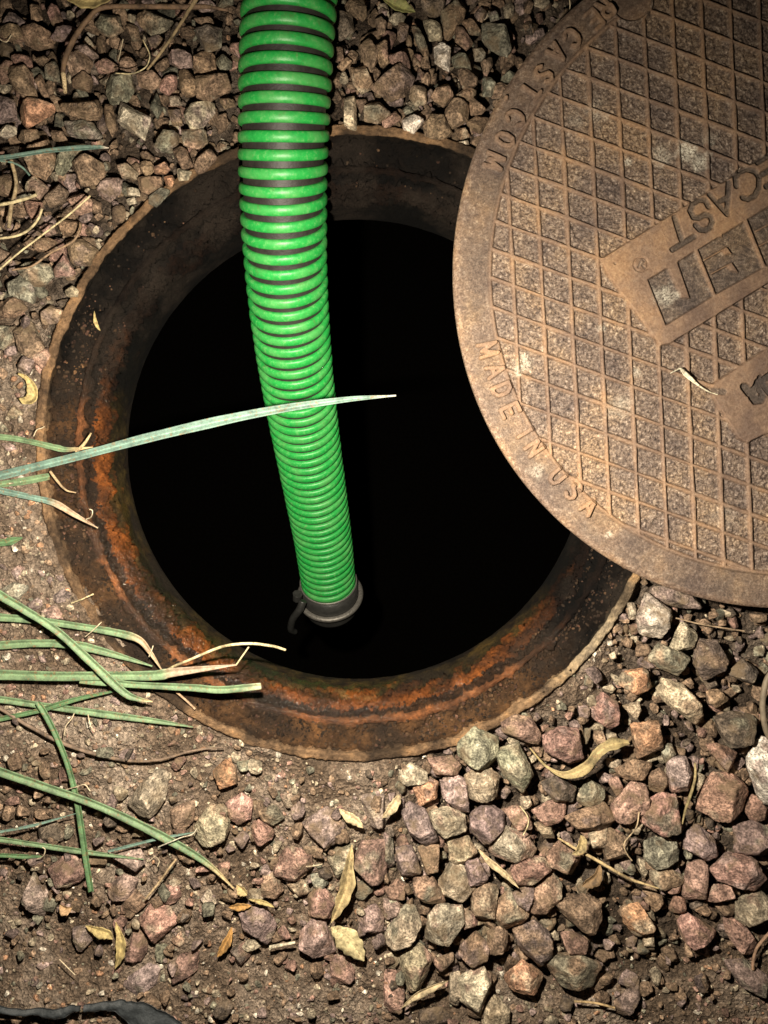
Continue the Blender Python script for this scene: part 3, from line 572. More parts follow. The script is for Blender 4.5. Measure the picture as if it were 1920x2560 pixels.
TR = {'A': '''b 50,390 150,385 180,420 210,570 150,600 60,480|r 90,320 180,340 190,395 100,395 60,350|r 0,340 75,370 60,470 0,500|b 130,180 220,150 300,190 310,270 220,290 150,250|p 0,80 100,90 165,130 60,160 0,130
b 0,150 130,170 150,240 0,235|p 290,210 410,150 470,150 440,230 330,235|g 270,390 330,360 360,420 350,480 270,460|b 400,340 470,300 540,370 520,420 410,450|p 440,270 520,270 580,330 540,345 430,300|g 560,150 600,90 700,90 720,170 650,215 590,190
b 800,70 910,80 1015,130 980,170 900,200 830,140|b 750,140 810,150 830,230 780,240|g 640,480 690,430 780,450 790,520 740,600 660,610 630,550|b 810,440 900,420 950,460 940,510 880,530 820,510|r 945,500 1000,435 1045,450 1040,520 1000,560 950,540
b 1055,410 1110,420 1165,480 1165,550 1110,570 1070,520|p 990,310 1070,300 1140,340 1140,390 1060,400 1000,370|b 1150,340 1200,310 1260,320 1270,410 1210,455 1150,420|g 1270,340 1330,325 1375,370 1370,400 1310,410|k 1160,200 1310,160 1300,270 1220,300|b 1150,110 1240,100 1270,130 1210,160
b 870,230 940,210 980,240 960,290 890,270|o 90,650 180,600 310,610 320,650 240,700 150,750 100,720|p 0,570 80,600 90,700 0,730|b 345,620 580,600 605,650 590,700 420,700|g 375,720 540,720 600,800 560,830 400,790|t 705,610 875,700 850,820 700,730|t 1120,630 1260,605 1275,660 1190,760 1130,760 1090,690
b 1075,770 1210,770 1220,840 1170,870 1080,850|g 890,640 930,545 960,640 930,700|b 620,615 660,620 690,760 660,800 630,740|b 160,940 200,860 290,830 335,940 260,1055 180,1030|g 334,960 400,850 500,840 480,880 370,1030 330,1020|b 430,960 510,910 600,960 620,1030 580,1090 480,1090
b 690,980 760,975 820,1020 800,1060 720,1050|b 830,960 880,950 920,1000 870,1050 840,1010|o 910,990 980,960 1010,1000 980,1030 920,1030|b 1060,860 1100,880 1145,980 1080,1000 1010,870|b 1150,990 1180,930 1240,880 1280,930 1200,1020 1160,1030|b 815,1055 960,1050 960,1110 900,1150 840,1130
g 890,1160 960,1110 1010,1130 930,1220 880,1200|p 590,1120 640,1060 715,1060 700,1140 640,1190 600,1170|t 750,1110 820,1120 830,1160 760,1160|t 745,1180 800,1170 810,1200 760,1215|t 150,1100 200,1040 285,1110 230,1180 150,1130|b 260,1150 350,1090 405,1130 380,1200 290,1230
b 400,1180 490,1150 550,1190 540,1250 450,1270|r 160,1190 240,1200 240,1260 190,1300 160,1260|b 200,1450 260,1410 340,1430 300,1490 210,1490|r 230,1340 310,1330 330,1380 270,1400|b 400,1430 480,1420 575,1490 540,1570 430,1560|r 320,1600 380,1510 445,1610 400,1640 330,1640
g 100,1600 190,1550 290,1570 315,1640 260,1690 180,1690|g 50,1680 120,1635 190,1660 215,1720 190,1800 60,1750|b 0,1770 110,1765 160,1820 80,1880 0,1870|b 240,1850 300,1810 380,1850 380,1896 250,1920|t 385,1720 430,1690 470,1720 460,1760 400,1760|b 0,1470 60,1500 70,1560 0,1580
t 0,740 90,750 90,790 30,820 0,810|b 90,820 150,770 220,770 230,820 150,850|b 300,770 370,780 400,830 360,860 310,820|b 210,350 260,330 290,350 250,390|b 190,430 240,430 290,570 250,570|r 560,380 640,350 700,390 680,420 580,430|b 710,350 770,340 810,390 760,420 710,400
b 430,480 500,430 550,470 530,540 440,520|b 1160,460 1350,450 1370,510 1230,590 1160,560|b 1300,590 1390,590 1400,620 1330,640|r 1370,250 1430,260 1420,340 1360,300|b 990,650 1060,650 1075,740 1020,740|t 1000,570 1060,570 1075,620 1010,620|b 0,1050 60,1030 130,1130 70,1170 0,1150
b 350,1300 470,1320 470,1380 380,1400|g 910,870 980,780 1060,790 1050,850 960,900|b 175,30 230,30 250,110 190,130|r 270,40 330,30 370,130 310,150|b 0,0 60,0 70,40 0,50|p 440,80 520,50 600,80 480,130|t 1050,1000 1130,1020 1110,1060 1060,1070|o 970,1050 1010,1020 1045,1090 1030,1130 980,1090''',
'B': '''b 60,0 260,0 280,130 240,180 100,110|k 20,100 130,120 150,270 30,350 10,250|b 350,180 400,150 455,200 440,290 380,310|t 470,180 560,105 630,150 610,190 520,220|p 560,210 600,195 660,240 640,330 580,380 550,330|b 670,210 740,220 880,570 800,520 720,370|t 780,180 880,190 940,220 960,355 840,350
b 940,150 1120,15 1175,100 1150,200 1020,340 980,330|k 750,0 990,0 960,100 880,150 800,110|w 890,420 960,380 1030,450 1030,640 980,610 900,560|g 1040,510 1110,450 1190,520 1220,650 1160,630 1060,590|b 1080,240 1160,280 1235,390 1180,440 1080,360|g 1310,220 1400,210 1530,260 1575,400 1540,490 1400,430 1320,340
t 1230,430 1300,420 1350,480 1330,550 1250,540|b 1310,560 1400,510 1410,600 1360,690 1330,640|b 215,410 290,350 390,490 330,640 270,580|b 340,400 460,375 475,570 420,600 370,500|k 470,490 630,470 680,600 620,640 480,540|b 120,630 260,580 340,770 235,835 150,730|b 330,780 600,570 700,700 620,840 500,880
t 680,780 810,765 810,920 720,960 670,880|t 75,840 170,880 180,1180 70,1140|b 250,970 360,905 480,1020 370,1100 250,1060|b 180,890 280,910 260,980 220,1020|r 410,1100 540,1000 590,1060 430,1180|w 590,1090 690,1035 795,1080 700,1200 610,1160|b 790,1130 860,1030 970,1050 1050,1190 960,1250 800,1210
b 980,1040 1060,890 1110,900 1190,940 1170,1100 1060,1155 1000,1130|b 1210,920 1250,895 1350,980 1310,1020 1220,1030|b 1180,1100 1260,1050 1390,1070 1300,1200 1230,1160|b 1085,860 1170,800 1280,790 1260,890 1180,920|b 1090,620 1190,620 1280,720 1260,770 1150,795|g 1480,700 1560,650 1659,650 1600,740 1490,730
g 1330,700 1400,690 1440,760 1400,860 1330,860|b 1440,760 1540,750 1580,820 1500,880 1390,870|b 850,870 930,780 1010,750 1060,870 980,960|b 1060,1180 1160,1150 1210,1220 1120,1260|w 1060,1290 1190,1265 1225,1300 1150,1315|b 1250,130 1310,65 1360,110 1320,190 1270,170|b 1130,190 1220,170 1310,290 1290,310 1200,300
b 10,600 100,515 150,560 60,640|b 0,430 60,420 70,540 0,560|g 1370,110 1460,110 1470,170 1400,190|b 1380,0 1500,0 1530,40 1480,65''',
'C': '''g 330,280 395,220 500,265 495,320 430,380 335,340|g 480,310 580,280 640,410 600,480 500,380|r 515,190 570,158 640,180 680,250 670,290 600,260 515,230|r 685,245 750,210 840,220 862,330 800,360 700,310|t 65,400 120,360 190,400 190,440 100,455 62,430|r 190,345 300,330 340,375 310,410 220,405|t 355,420 430,375 495,410 480,510 380,520
o 125,470 190,430 232,440 225,510 150,545|p 255,430 320,412 355,440 370,570 290,540 255,500|t 200,570 260,550 350,590 355,650 260,680 200,610|p 65,550 110,530 180,560 240,700 190,720 110,660|p 370,580 440,535 510,570 520,640 430,715 375,660|r 510,560 580,545 630,580 640,650 580,640|r 640,570 720,525 785,530 785,590 700,635
t 460,730 530,640 620,670 660,740 590,780 480,770|t 270,690 370,680 405,740 330,800 280,770|b 120,855 210,848 245,900 262,970 180,960 130,900|r 0,900 60,862 95,900 90,945 30,960|p 50,730 120,720 165,830 90,860 60,800|b 145,720 240,715 235,820 180,830|t 250,850 290,790 355,820 385,910 330,955 250,920
p 355,790 410,775 450,850 430,890 360,880|r 545,820 580,770 690,775 720,820 640,880 570,880|p 555,930 610,890 655,900 620,990|b 380,920 430,890 500,900 480,1000 440,1060 380,1000|b 470,1020 540,905 630,1000 590,1060 520,1080|b 650,920 730,830 770,900 750,950 700,1010 640,1010|t 10,1100 90,985 150,980 162,1060 120,1130 15,1145
t 190,1030 240,980 330,985 340,1060 280,1140 175,1140|r 340,990 395,1010 400,1060 350,1090|b 750,970 860,935 940,970 945,1030 890,1105 820,1050|p 565,1090 660,1050 720,1100 725,1180 680,1235 580,1140|b 340,1150 400,1090 455,1160 440,1210 380,1240 330,1190|b 450,1090 510,1070 535,1100 520,1170 450,1190
o 1030,980 1110,970 1165,1060 1100,1120 1040,1050|r 760,1100 820,1090 885,1130 870,1180 790,1170|o 520,1290 600,1220 705,1290 650,1360 540,1340|b 715,1195 850,1190 940,1240 900,1330 770,1330 720,1260|t 80,1200 150,1145 205,1200 150,1330 100,1340 75,1260|r 0,1260 50,1260 88,1330 70,1420 0,1440
t 330,1290 430,1245 465,1300 430,1400 400,1480 340,1420|b 210,1210 300,1180 300,1210 240,1260|t 5,1190 60,1175 80,1200 50,1245 5,1240|t 285,1270 330,1260 325,1410 280,1410|t 430,1430 480,1370 540,1430 535,1486 430,1486|p 995,1400 1100,1300 1105,1360 1050,1450 1010,1440|r 1270,1050 1310,1010 1360,1040 1425,1080 1420,1110 1320,1150 1280,1110
r 1475,1040 1560,1060 1605,1130 1600,1180 1540,1180 1480,1100|t 1120,1105 1170,1110 1165,1150 1120,1145|r 1300,930 1320,800 1390,785 1400,850 1390,930 1310,955|p 1305,680 1350,630 1430,700 1440,755 1395,780 1310,730|b 1155,830 1220,815 1295,855 1290,880 1200,900 1155,870|g 1120,700 1180,685 1270,710 1270,780 1160,810 1130,770
r 1395,920 1430,890 1500,895 1515,930 1490,965 1400,955|r 1420,830 1500,755 1600,770 1650,850 1600,905 1450,870|p 1520,640 1600,620 1659,650 1659,760 1530,740|r 1110,560 1200,500 1260,510 1280,640 1190,665 1120,620|r 1365,500 1430,410 1530,420 1580,480 1540,570 1420,600 1370,570|r 985,550 1080,440 1140,460 1140,540 1060,600 990,600
b 790,600 950,540 1000,590 960,640 830,640|r 700,760 760,700 830,720 850,800 810,840 710,800|b 940,700 980,650 1050,690 1050,760 960,790|p 1235,340 1310,335 1330,400 1310,480 1240,490 1225,400|b 1145,410 1190,385 1230,420 1230,490 1150,480|g 840,490 890,430 955,470 945,530 880,550 840,530|k 680,450 750,420 830,470 820,520 740,520
r 960,430 1010,415 1040,480 1000,500|b 1000,390 1090,345 1160,360 1120,430 1040,430|r 900,110 940,60 1010,110 1010,190 975,215 910,170|t 1035,110 1100,95 1110,130 1090,170|o 1015,20 1030,-30 1130,-50 1165,30 1080,60|t 1165,60 1210,0 1300,25 1360,90 1385,190 1340,200 1250,120|o 1070,200 1185,185 1205,290 1100,330 1080,270
g 1190,290 1240,275 1260,320 1215,360|r 1385,280 1440,280 1530,330 1530,390 1480,400|w 1575,350 1640,250 1720,260 1720,570 1640,560|k 1430,170 1500,145 1610,160 1590,260 1480,290|b 1395,50 1450,45 1490,80 1440,120 1400,100|r 1560,560 1600,490 1659,560 1659,600 1590,610|t 1530,960 1630,910 1659,960 1640,1020 1580,1070 1530,1030
t 880,670 960,645 975,720 900,725|r 1255,940 1310,950 1300,1010 1230,1000|p 1470,1220 1560,1220 1659,1290 1640,1350 1540,1320|r 1220,900 1290,890 1290,920 1230,925|t 960,340 1030,350 1020,380 960,375|t 590,510 630,505 640,540 600,560|b 1145,930 1200,930 1210,980 1160,1000|p 0,950 60,960 90,1010 40,1040 0,1030|p 0,670 30,660 40,830 0,850|t 640,610 720,640 740,690 690,680|k 150,1440 250,1420 300,1486 150,1486''',
'D': '''w 925,320 985,190 1115,280 1115,350 1060,440 940,430|t 1115,490 1180,350 1265,420 1240,490 1150,505|k 975,170 1100,130 1230,190 1285,260 1200,270 1060,230|g 995,550 1060,460 1110,490 1230,540 1160,640 1060,600|k 1240,590 1270,450 1380,460 1430,560 1320,705|t 870,240 920,240 915,340 880,330
g 630,700 640,640 680,670 675,720|t 765,530 800,510 810,550 780,560|k 1440,640 1520,560 1600,620 1560,690|b 590,890 640,860 655,900 610,930|k 1550,300 1650,300 1650,340 1570,350''',
'E': '''t 550,210 620,90 670,45 725,70 720,140 640,255 560,240|o 920,50 970,0 1020,40 1025,100 950,125|t 840,280 910,178 990,270 985,330 880,370 840,330|r 980,180 1040,145 1095,180 1085,250 1020,280 985,230|r 1090,290 1120,260 1185,310 1170,350 1110,365|b 740,220 835,180 830,270 790,310 745,270|p 1310,280 1410,205 1480,290 1470,365 1400,370 1340,320
r 1180,470 1240,380 1340,410 1345,460 1280,520 1190,500|g 1415,430 1460,380 1530,365 1520,470 1460,510|r 1520,450 1560,360 1659,360 1659,510 1590,520|p 1560,160 1640,125 1659,140 1659,290 1610,290|b 1130,500 1190,480 1220,560 1190,600 1130,580|b 1230,545 1300,510 1345,570 1290,590|r 1335,590 1380,550 1450,610 1420,680 1340,670
p 1030,660 1140,625 1195,720 1170,800 1050,730|p 1290,770 1360,690 1400,700 1445,830 1370,850 1290,800|p 1530,650 1620,630 1659,680 1650,760 1550,720|r 1425,860 1480,835 1535,920 1470,975 1430,950|r 605,690 650,630 720,640 755,700 665,785|r 540,860 580,740 620,730 630,820 600,865|p 315,730 380,720 390,790 350,830 320,790
p 540,950 640,890 690,900 670,970 600,1020 550,990|r 730,900 790,840 855,835 850,910 750,960|p 100,600 140,490 200,590 180,700|r 205,480 300,410 365,480 340,530 260,550|k 160,300 240,270 275,330 260,350 170,345|p 460,560 530,500 590,520 560,600 480,600|b 520,640 570,555 640,620 600,650 520,670
r 680,600 700,550 770,545 785,600 730,625|p 865,600 900,555 935,620 910,665|p 480,420 600,380 620,450 590,480 540,450|b 745,390 800,370 840,410 780,430|g 965,570 985,550 1010,570 985,595|r 1200,740 1225,715 1255,770 1210,780|k 995,820 1060,790 1100,830 1020,900|b 740,780 780,740 795,790 770,815|g 670,800 720,800 715,870 680,860
t 335,970 370,950 400,970 390,1000 340,1005|r 1605,540 1659,530 1659,590 1620,580|t 725,530 750,515 785,530 755,550|b 1110,220 1190,200 1230,250 1180,280 1130,260|g 1020,10 1080,0 1090,40 1040,50|r 1210,150 1260,150 1275,190 1240,210|r 940,450 990,440 1000,475 950,480|g 1340,500 1400,490 1420,540 1360,550|b 1310,380 1370,375 1385,410 1330,415''',
'F': '''b 80,300 190,250 255,390 190,470 120,430|r 190,450 280,400 315,430 260,530 200,490|g 0,270 100,280 80,370 30,420 0,410|t 105,490 160,490 170,540 110,540|t 40,800 80,740 140,795 80,825|t 0,850 30,860 50,900 0,905|p 5,970 60,965 100,1000 40,1015''',
'G': '''p 50,60 110,20 150,60 90,105|p 265,190 330,145 380,180 350,215 280,220|g 0,160 80,120 155,140 100,200 20,200|p 120,240 200,190 240,230 150,270|p 205,270 290,230 370,290 300,310 220,300|p 610,990 690,975 710,1010 630,1035'''}
LETTER = {'A': 'in the gravel above the ring', 'B': 'between the green hose and the lid', 'C': 'in the gravel below the ring', 'D': 'beside the lid edge', 'E': 'in the low soil below the grass', 'F': 'beside the ring', 'G': 'among the grass blades'}
SPECIAL = {('D', 0): 'big pale blocky stone just below the lid edge', ('C', 75): None, ('E', 0): 'long pale pitted stone beside the lowest grass blade', ('E', 1): 'round orange pink pebble touching the ring foot',
           ('E', 2): 'large tan triangular stone in the low soil', ('A', 27): 'flat yellowish tan slate chip above the ring', ('A', 13): 'round greenish grey pebble at the end of the thin twig'}
LANDM = [(200, 80, 'bent twig'), (400, 130, 'grey twig'), (180, 378, 'thin blade'), (130, 560, 'pale strand'), (470, 420, 'ring top'), (560, 200, 'green hose'), (870, 60, 'green hose'), (1000, 20, 'olive leaf'), (880, 310, 'ring top'), (1060, 330, 'ring top'),
         (1260, 220, 'cover edge'), (60, 960, 'curled yellow leaf'), (60, 1250, 'longest blade'), (60, 1600, 'broadest blade'), (1640, 1480, 'cover edge'), (1420, 1620, 'pale ring lip'), (1450, 1900, 'torn leaf strap'), (1230, 1770, 'ring foot'), (1000, 1890, 'ring foot'),
         (1240, 2170, 'narrow leaf'), (1500, 2160, 'pale stem'), (1720, 2000, 'olive strand'), (860, 2200, 'tattered leaf'), (860, 2360, 'spotted leaf'), (300, 2360, 'upright yellow leaf'), (620, 2250, 'yellow leaf stalk'), (570, 2350, 'orange leaf'), (400, 2080, 'slanting blade'),
         (560, 1930, 'ring foot'), (215, 2100, 'dark stalk'), (1300, 2050, 'fibre curl'), (1060, 2470, 'rolled leaf'), (1480, 2510, 'thin straw'), (1890, 2380, 'thin stem end'), (1900, 1760, 'tan cable'), (740, 2360, 'whitish straw'), (880, 2040, 'cream leaf chip')]
count = 0; sid = 0
LINES = []
for tn, body in TR.items():
    x0, y0, sc_ = TILES[tn]
    for e in body.replace('\n', '|').split('|'):
        if not e.strip(): continue
        q = e.split(); LINES.append((tn, q[0], [(x0 + float(p.split(',')[0]) / sc_, y0 + float(p.split(',')[1]) / sc_) for p in q[1:]]))
seen_i = {}
STONE_C = []
for tn, colk, poly in LINES:
    i = seen_i.get(tn, 0); seen_i[tn] = i + 1; sid += 1
    rnd = random.Random(sid * 13 + 5)
    pc = np.mean(poly, axis=0); gz = float(zone(np.array([pc[0]]), np.array([pc[1]]))[0])
    area = 0.5 * abs(sum(a[0] * b[1] - b[0] * a[1] for a, b in zip(poly, poly[1:] + poly[:1]))); size = math.sqrt(area)
    hz = np.clip(size * .00043 * rnd.uniform(.36, .52), .0035, .018)
    zc = (hz * .75 - .002 if gz < .5 else hz * .6 + rnd.uniform(-.003, .006))
    W = np.array([at(*p, zc)[:2] for p in poly]); cw = np.array([(W[:, 0].min() + W[:, 0].max()) / 2, (W[:, 1].min() + W[:, 1].max()) / 2]); cw = (cw + W.mean(0)) / 2
    # hug the neighbours: slight growth
    Wl = (W - cw) * .985; pl = []
    cx = Wl
    sgn = np.sign(sum(a[0] * b[1] - b[0] * a[1] for a, b in zip(cx, np.roll(cx, -1, 0))))
    for a, b in zip(cx, np.roll(cx, -1, 0)):
        ed = b - a; nrm = np.array([ed[1], -ed[0]]) * sgn; ln = np.linalg.norm(nrm)
        if ln < 1e-5: continue
        nrm /= ln; dd = max(float(nrm @ a), .0015)
        tl = rnd.uniform(-.1, .62); pl.append(((nrm[0] * math.cos(tl), nrm[1] * math.cos(tl), math.sin(tl)), dd * math.cos(tl) + .0 + hz * .25 * max(math.sin(tl), 0)))
        pl.append(((nrm[0] * .8, nrm[1] * .8, -.6), dd * .8 + hz * .3))
    # upper facets
    t1 = rnd.uniform(0, 6.28); tt = rnd.uniform(.05, .35)
    pl.append(((math.sin(tt) * math.cos(t1), math.sin(tt) * math.sin(t1), math.cos(tt)), hz))
    for q_ in range(rnd.choice((2, 3, 4))):
        t2 = t1 + 1.3 + q_ * 1.7 + rnd.uniform(-.5, .5); tt = rnd.uniform(.40, 1.0); rad_ = size * .00043 * .5
        pl.append(((math.sin(tt) * math.cos(t2), math.sin(tt) * math.sin(t2), math.cos(tt)), (hz * math.cos(tt) + rad_ * math.sin(tt)) * rnd.uniform(.52, .84)))
    pl.append(((rnd.uniform(-.2, .2), rnd.uniform(-.2, .2), -1), hz * (.9 if gz < .5 else 1.7)))
    V, Fc = rock(pl, 5 if size > 44 else 4, 60, .045, sid)
    base_c = np.array(PAL[colk]) * rnd.uniform(.72, 1.32) * np.array([rnd.uniform(.95, 1.05), 1, rnd.uniform(.93, 1.07)])
    pn = fbm(V + sid * 3.1, 70, 3); alt = np.array(PAL[rnd.choice('bbtrpg')]); f = np.clip(pn * 1.2 + rnd.uniform(-.5, .25), 0, .8)[:, None]
    cols = base_c[None] * (1 - f) + alt[None] * f
    o = mesh_np('stone', V, Fc, M_STONE, cols); o.location = (cw[0], cw[1], zc)
    STONE_C.append((cw[0], cw[1], size * .00043 * .42))
    big = 'large' if size > 62 else 'medium' if size > 42 else 'small' if size > 26 else 'tiny'
    ext = np.ptp(W, axis=0); asp = max(ext) / (min(ext) + 1e-6)
    shp = {3: 'three-sided', 4: 'four-sided', 5: 'five-sided', 6: 'six-sided', 7: 'many-sided'}[min(7, len(poly))]
    if asp > 1.9: shp = 'long'
    best = min(LANDM, key=lambda q: math.hypot(pc[0] - q[0], pc[1] - q[1])); dx_, dy_ = pc[0] - best[0], pc[1] - best[1]
    rel_ = ('above' if dy_ < 0 else 'below') if abs(dy_) > abs(dx_) * .8 else 'beside'
    if math.hypot(dx_, dy_) < 90: rel_ = 'just ' + rel_
    lab = SPECIAL.get((tn, i)) or f'{big} {CN[colk]} {shp} stone {rel_} {best[2]}, {pc[0] / 19.2:.0f}% across, {pc[1] / 25.6:.0f}% down'
    tag(o, lab, 'stone', 'stones of the gravel around the manhole'); count += 1
print('stones', count)

# loose gravel nobody could count, and fine grit
TEMPL = []
for t_ in range(26):
    rnd = random.Random(100 + t_); pl = []
    for q_ in range(rnd.randint(11, 15)):
        v_ = Vector((rnd.gauss(0, 1), rnd.gauss(0, 1), rnd.gauss(0, 1))).normalized(); pl.append((v_[:], rnd.uniform(.55, 1.0)))
    for ax in ((1, 0, 0), (-1, 0, 0), (0, 1, 0), (0, -1, 0), (0, 0, 1), (0, 0, -1)): pl.append((ax, rnd.uniform(.7, 1.15)))
    TEMPL.append({s_: rock(pl, s_, 40, .06, 200 + t_) for s_ in (2, 3, 4)})
def scatter(name, N, size_fn, accept, zfn, sub, seed, pal, dark=1.0):
    rs = np.random.RandomState(seed); Vs, Fs, Cs = [], [], []; off = 0; got = 0; tries = 0
    xs = rs.uniform(-.56, .58, N * 12); ys = rs.uniform(-.72, .60, N * 12); PX, PY = to_px(xs, ys); ZN = zone(PX, PY); GH = ground_h(xs, ys); R0 = np.hypot(xs - RC[0], ys - RC[1])
    for x_, y_, r0, zn, gh in zip(xs, ys, R0, ZN, GH):
        if got >= N: break
        sz = size_fn(rs)
        if not accept(zn, r0, sz, rs): continue
        V, Fc = TEMPL[rs.randint(26)][sub]; q = rs.normal(size=4); q /= np.linalg.norm(q); w0, a1, b1, c1 = q
        Rm = np.array([[1 - 2 * (b1 * b1 + c1 * c1), 2 * (a1 * b1 - c1 * w0), 2 * (a1 * c1 + b1 * w0)], [2 * (a1 * b1 + c1 * w0), 1 - 2 * (a1 * a1 + c1 * c1), 2 * (b1 * c1 - a1 * w0)], [2 * (a1 * c1 - b1 * w0), 2 * (b1 * c1 + a1 * w0), 1 - 2 * (a1 * a1 + b1 * b1)]])
        sc3 = sz * np.array([1, rs.uniform(.65, 1), rs.uniform(.5, .85)])
        Vw = (V * sc3) @ Rm.T; Vw[:, 2] *= .85; Vw = Vw + [x_, y_, zfn(gh, r0, sz, rs)]
        Vs.append(Vw); Fs.append(Fc + off); off += len(V)
        c_ = np.array(PAL[pal[rs.randint(len(pal))]]) * rs.uniform(.6, 1.25) * dark; Cs.append(np.tile(c_, (len(V), 1))); got += 1
    return mesh_np(name, np.vstack(Vs), np.vstack(Fs), M_STONE, np.vstack(Cs))
o = scatter('gravel', 5600, lambda rs: .0030 + .0078 * rs.rand() ** 1.3, lambda zn, r0, sz, rs: r0 > RO + sz * .9 and rs.rand() < zn,
            lambda gh, r0, sz, rs: gh + .004 + sz * .4 + rs.uniform(0, .011) * min(1, (r0 - RO) / .02), 4, 5, 'bbbbrppgtbk', .85)
tag(o, 'loose brown and grey gravel chips filling between the stones', 'gravel', kind='stuff')
o = scatter('grit', 12000, lambda rs: .0009 + .0040 * rs.rand() ** 3, lambda zn, r0, sz, rs: r0 > RO + .002 and rs.rand() < 1.05 - .8 * zn,
            lambda gh, r0, sz, rs: gh + sz * .35, 3, 6, 'bbtttrpgwo')
tag(o, 'fine grit and pebbles lying on the bare soil', 'grit', kind='stuff')
o = scatter('pebbles', 2300, lambda rs: .0018 + .0048 * rs.rand() ** 2, lambda zn, r0, sz, rs: r0 > RO + .006 and rs.rand() < 1.0 - 1.1 * zn, lambda gh, r0, sz, rs: gh + sz * .25, 4, 16, 'bbrrtpgtp')
tag(o, 'small broken pebbles pressed into the bare soil', 'pebbles', kind='stuff')
rs = np.random.RandomState(9); Vs, Fs, Cs = [], [], []; off = 0
for _ in range(3000):
    an = rs.uniform(R(150), R(345)) if rs.rand() < .85 else rs.uniform(0, 2 * math.pi); r0 = rs.uniform(.3035, .3255) if rs.rand() < .85 else rs.uniform(.2865, .294)
    sz = .0007 + .0017 * rs.rand() ** 2.5; z0 = float(np.interp(r0, [.2850, .2890, .2925, .2948, .2962, .2985, .3020, .3050, .3110, .3180, .3235, .3262], [-.035, -.034, -.0335, -.030, -.022, -.018, -.0185, -.022, -.0205, -.016, -.010, -.003]))
    V, Fc = TEMPL[rs.randint(26)][3 if sz > .0018 else 2]; Vs.append(V * sz + [RC[0] + r0 * math.cos(an), RC[1] + r0 * math.sin(an), z0 + .0025 * max(0, -math.sin(an)) + .001]); Fs.append(Fc + off); off += len(V)
    Cs.append(np.tile(np.array(PAL['kbbkr'[rs.randint(5)]]) * rs.uniform(.2, .65), (len(V), 1)))
o = mesh_np('dirt_crumbs', np.vstack(Vs), np.vstack(Fs), M_FRAME, np.vstack(Cs)); tag(o, 'dark crumbs of dirt caught on the seat of the manhole frame', 'dirt', kind='stuff')

# ================================================================ GRASS
MP = .00042
GREEN = (.155, .24, .125); BLUE = (.145, .235, .19); DEEP = (.10, .19, .085); DRY = (.48, .37, .20); PALE = (.62, .52, .30); TWIG = (.20, .125, .075)
def blade(label, pts, wpx, col, z0=.012, z1=.016, tip=None, fold=.5, prof='blade', n=60, zs=None, group='long grass blades reaching in from the side'):
    zz_ = zs if zs is not None else np.linspace(z0, z1, len(pts))
    W = [at(p[0], p[1], zv) for p, zv in zip(pts, zz_)]
    o = ribbon('grass_blade', W, wpx * .86 * (H - np.mean(zz_)) / F, M_LEAF, col, .0007, fold, n, tip, prof, wob=.12)
    tag(o, label, 'grass blade', group); return o
blade('long pale blue-green grass blade reaching over the hole and across the hose', [(-260, 1250), (-100, 1213), (0, 1190), (200, 1140), (400, 1088), (640, 1034), (850, 1001), (990, 989)], None if False else 26, BLUE, zs=[.02, .03, .035, .045, .055, .062, .066, .068], tip=(.93, (.75, .70, .6)), fold=.6)
blade('thin pale blue-green blade over the gravel above the ring', [(-160, 408), (0, 396), (127, 377), (236, 369), (272, 370)], 13, BLUE, .035, .04, tip=(.82, (.7, .62, .5)))
blade('short green blade with a dry tip just above the longest blade', [(-120, 1082), (0, 1092), (63, 1101), (140, 1119), (172, 1124), (232, 1118)], 17, GREEN, .01, .012, tip=(.76, DRY))
blade('stubby green blade tucked under the longest blade', [(-120, 1225), (0, 1211), (60, 1203), (124, 1191)], 20, GREEN, .008, .01, prof='leaf2')
blade('blue-green blade turning into a dry brown strand on the ring', [(-120, 1200), (0, 1226), (84, 1244), (139, 1258), (190, 1288), (245, 1320)], 18, BLUE, .014, .012, tip=(.52, (.42, .30, .2)))
blade('short olive blade stub at the picture edge beside pale pebbles', [(-100, 1368), (0, 1357), (30, 1352), (56, 1344)], 22, DEEP, .01, .011)
blade('slim blade slanting down across the other blades to a curled dry tip', [(-120, 1405), (0, 1485), (58, 1520), (145, 1577), (231, 1655), (309, 1728), (345, 1746), (382, 1754)], 24, GREEN, .045, .03, tip=(.86, DRY))
blade('green blade whose brown torn end bends over the rusty ring', [(-120, 1532), (0, 1542), (96, 1550), (193, 1564), (289, 1580), (347, 1597), (376, 1630), (405, 1675)], 21, GREEN, .014, .012, tip=(.62, (.40, .29, .18)))
blade('spotted green blade ending on the rusty ring below the torn one', [(-120, 1618), (0, 1612), (96, 1607), (193, 1612), (289, 1636), (381, 1665)], 24, GREEN, .012, .011)
blade('broadest straight green blade ending in a thin dry strand over the ring', [(-120, 1682), (0, 1685), (145, 1689), (289, 1688), (386, 1687), (430, 1680), (500, 1672), (590, 1662)], 28, GREEN, .024, .022, tip=(.62, (.38, .28, .2)))
blade('cut green blade with a square bitten end over the wet rust', [(200, 1700), (289, 1706), (338, 1711), (482, 1718), (555, 1723), (653, 1714)], 20, GREEN, .022, .03, prof='none', tip=(.9, (.4, .4, .25)))
blade('dark green blade lying just below the broadest blade', [(-120, 1735), (0, 1747), (96, 1761), (241, 1781), (386, 1801), (482, 1817)], 20, GREEN, .012, .009)
blade('dark thin blade rising to meet the cut blade', [(-60, 1812), (0, 1797), (96, 1776), (193, 1747), (313, 1722)], 15, DEEP, .010, .016)
blade('dark green stalk running down across three blades', [(95, 1755), (111, 1778), (140, 1834), (169, 1906), (188, 1974), (199, 2030), (214, 2131), (229, 2228)], 17, DEEP, .018, .014, prof='none')
blade('long green blade slanting to a dry point among the low stones', [(-120, 1880), (0, 1926), (116, 1966), (231, 2006), (347, 2058), (463, 2120), (530, 2166), (584, 2220)], 25, GREEN, .028, .020, tip=(.80, DRY))
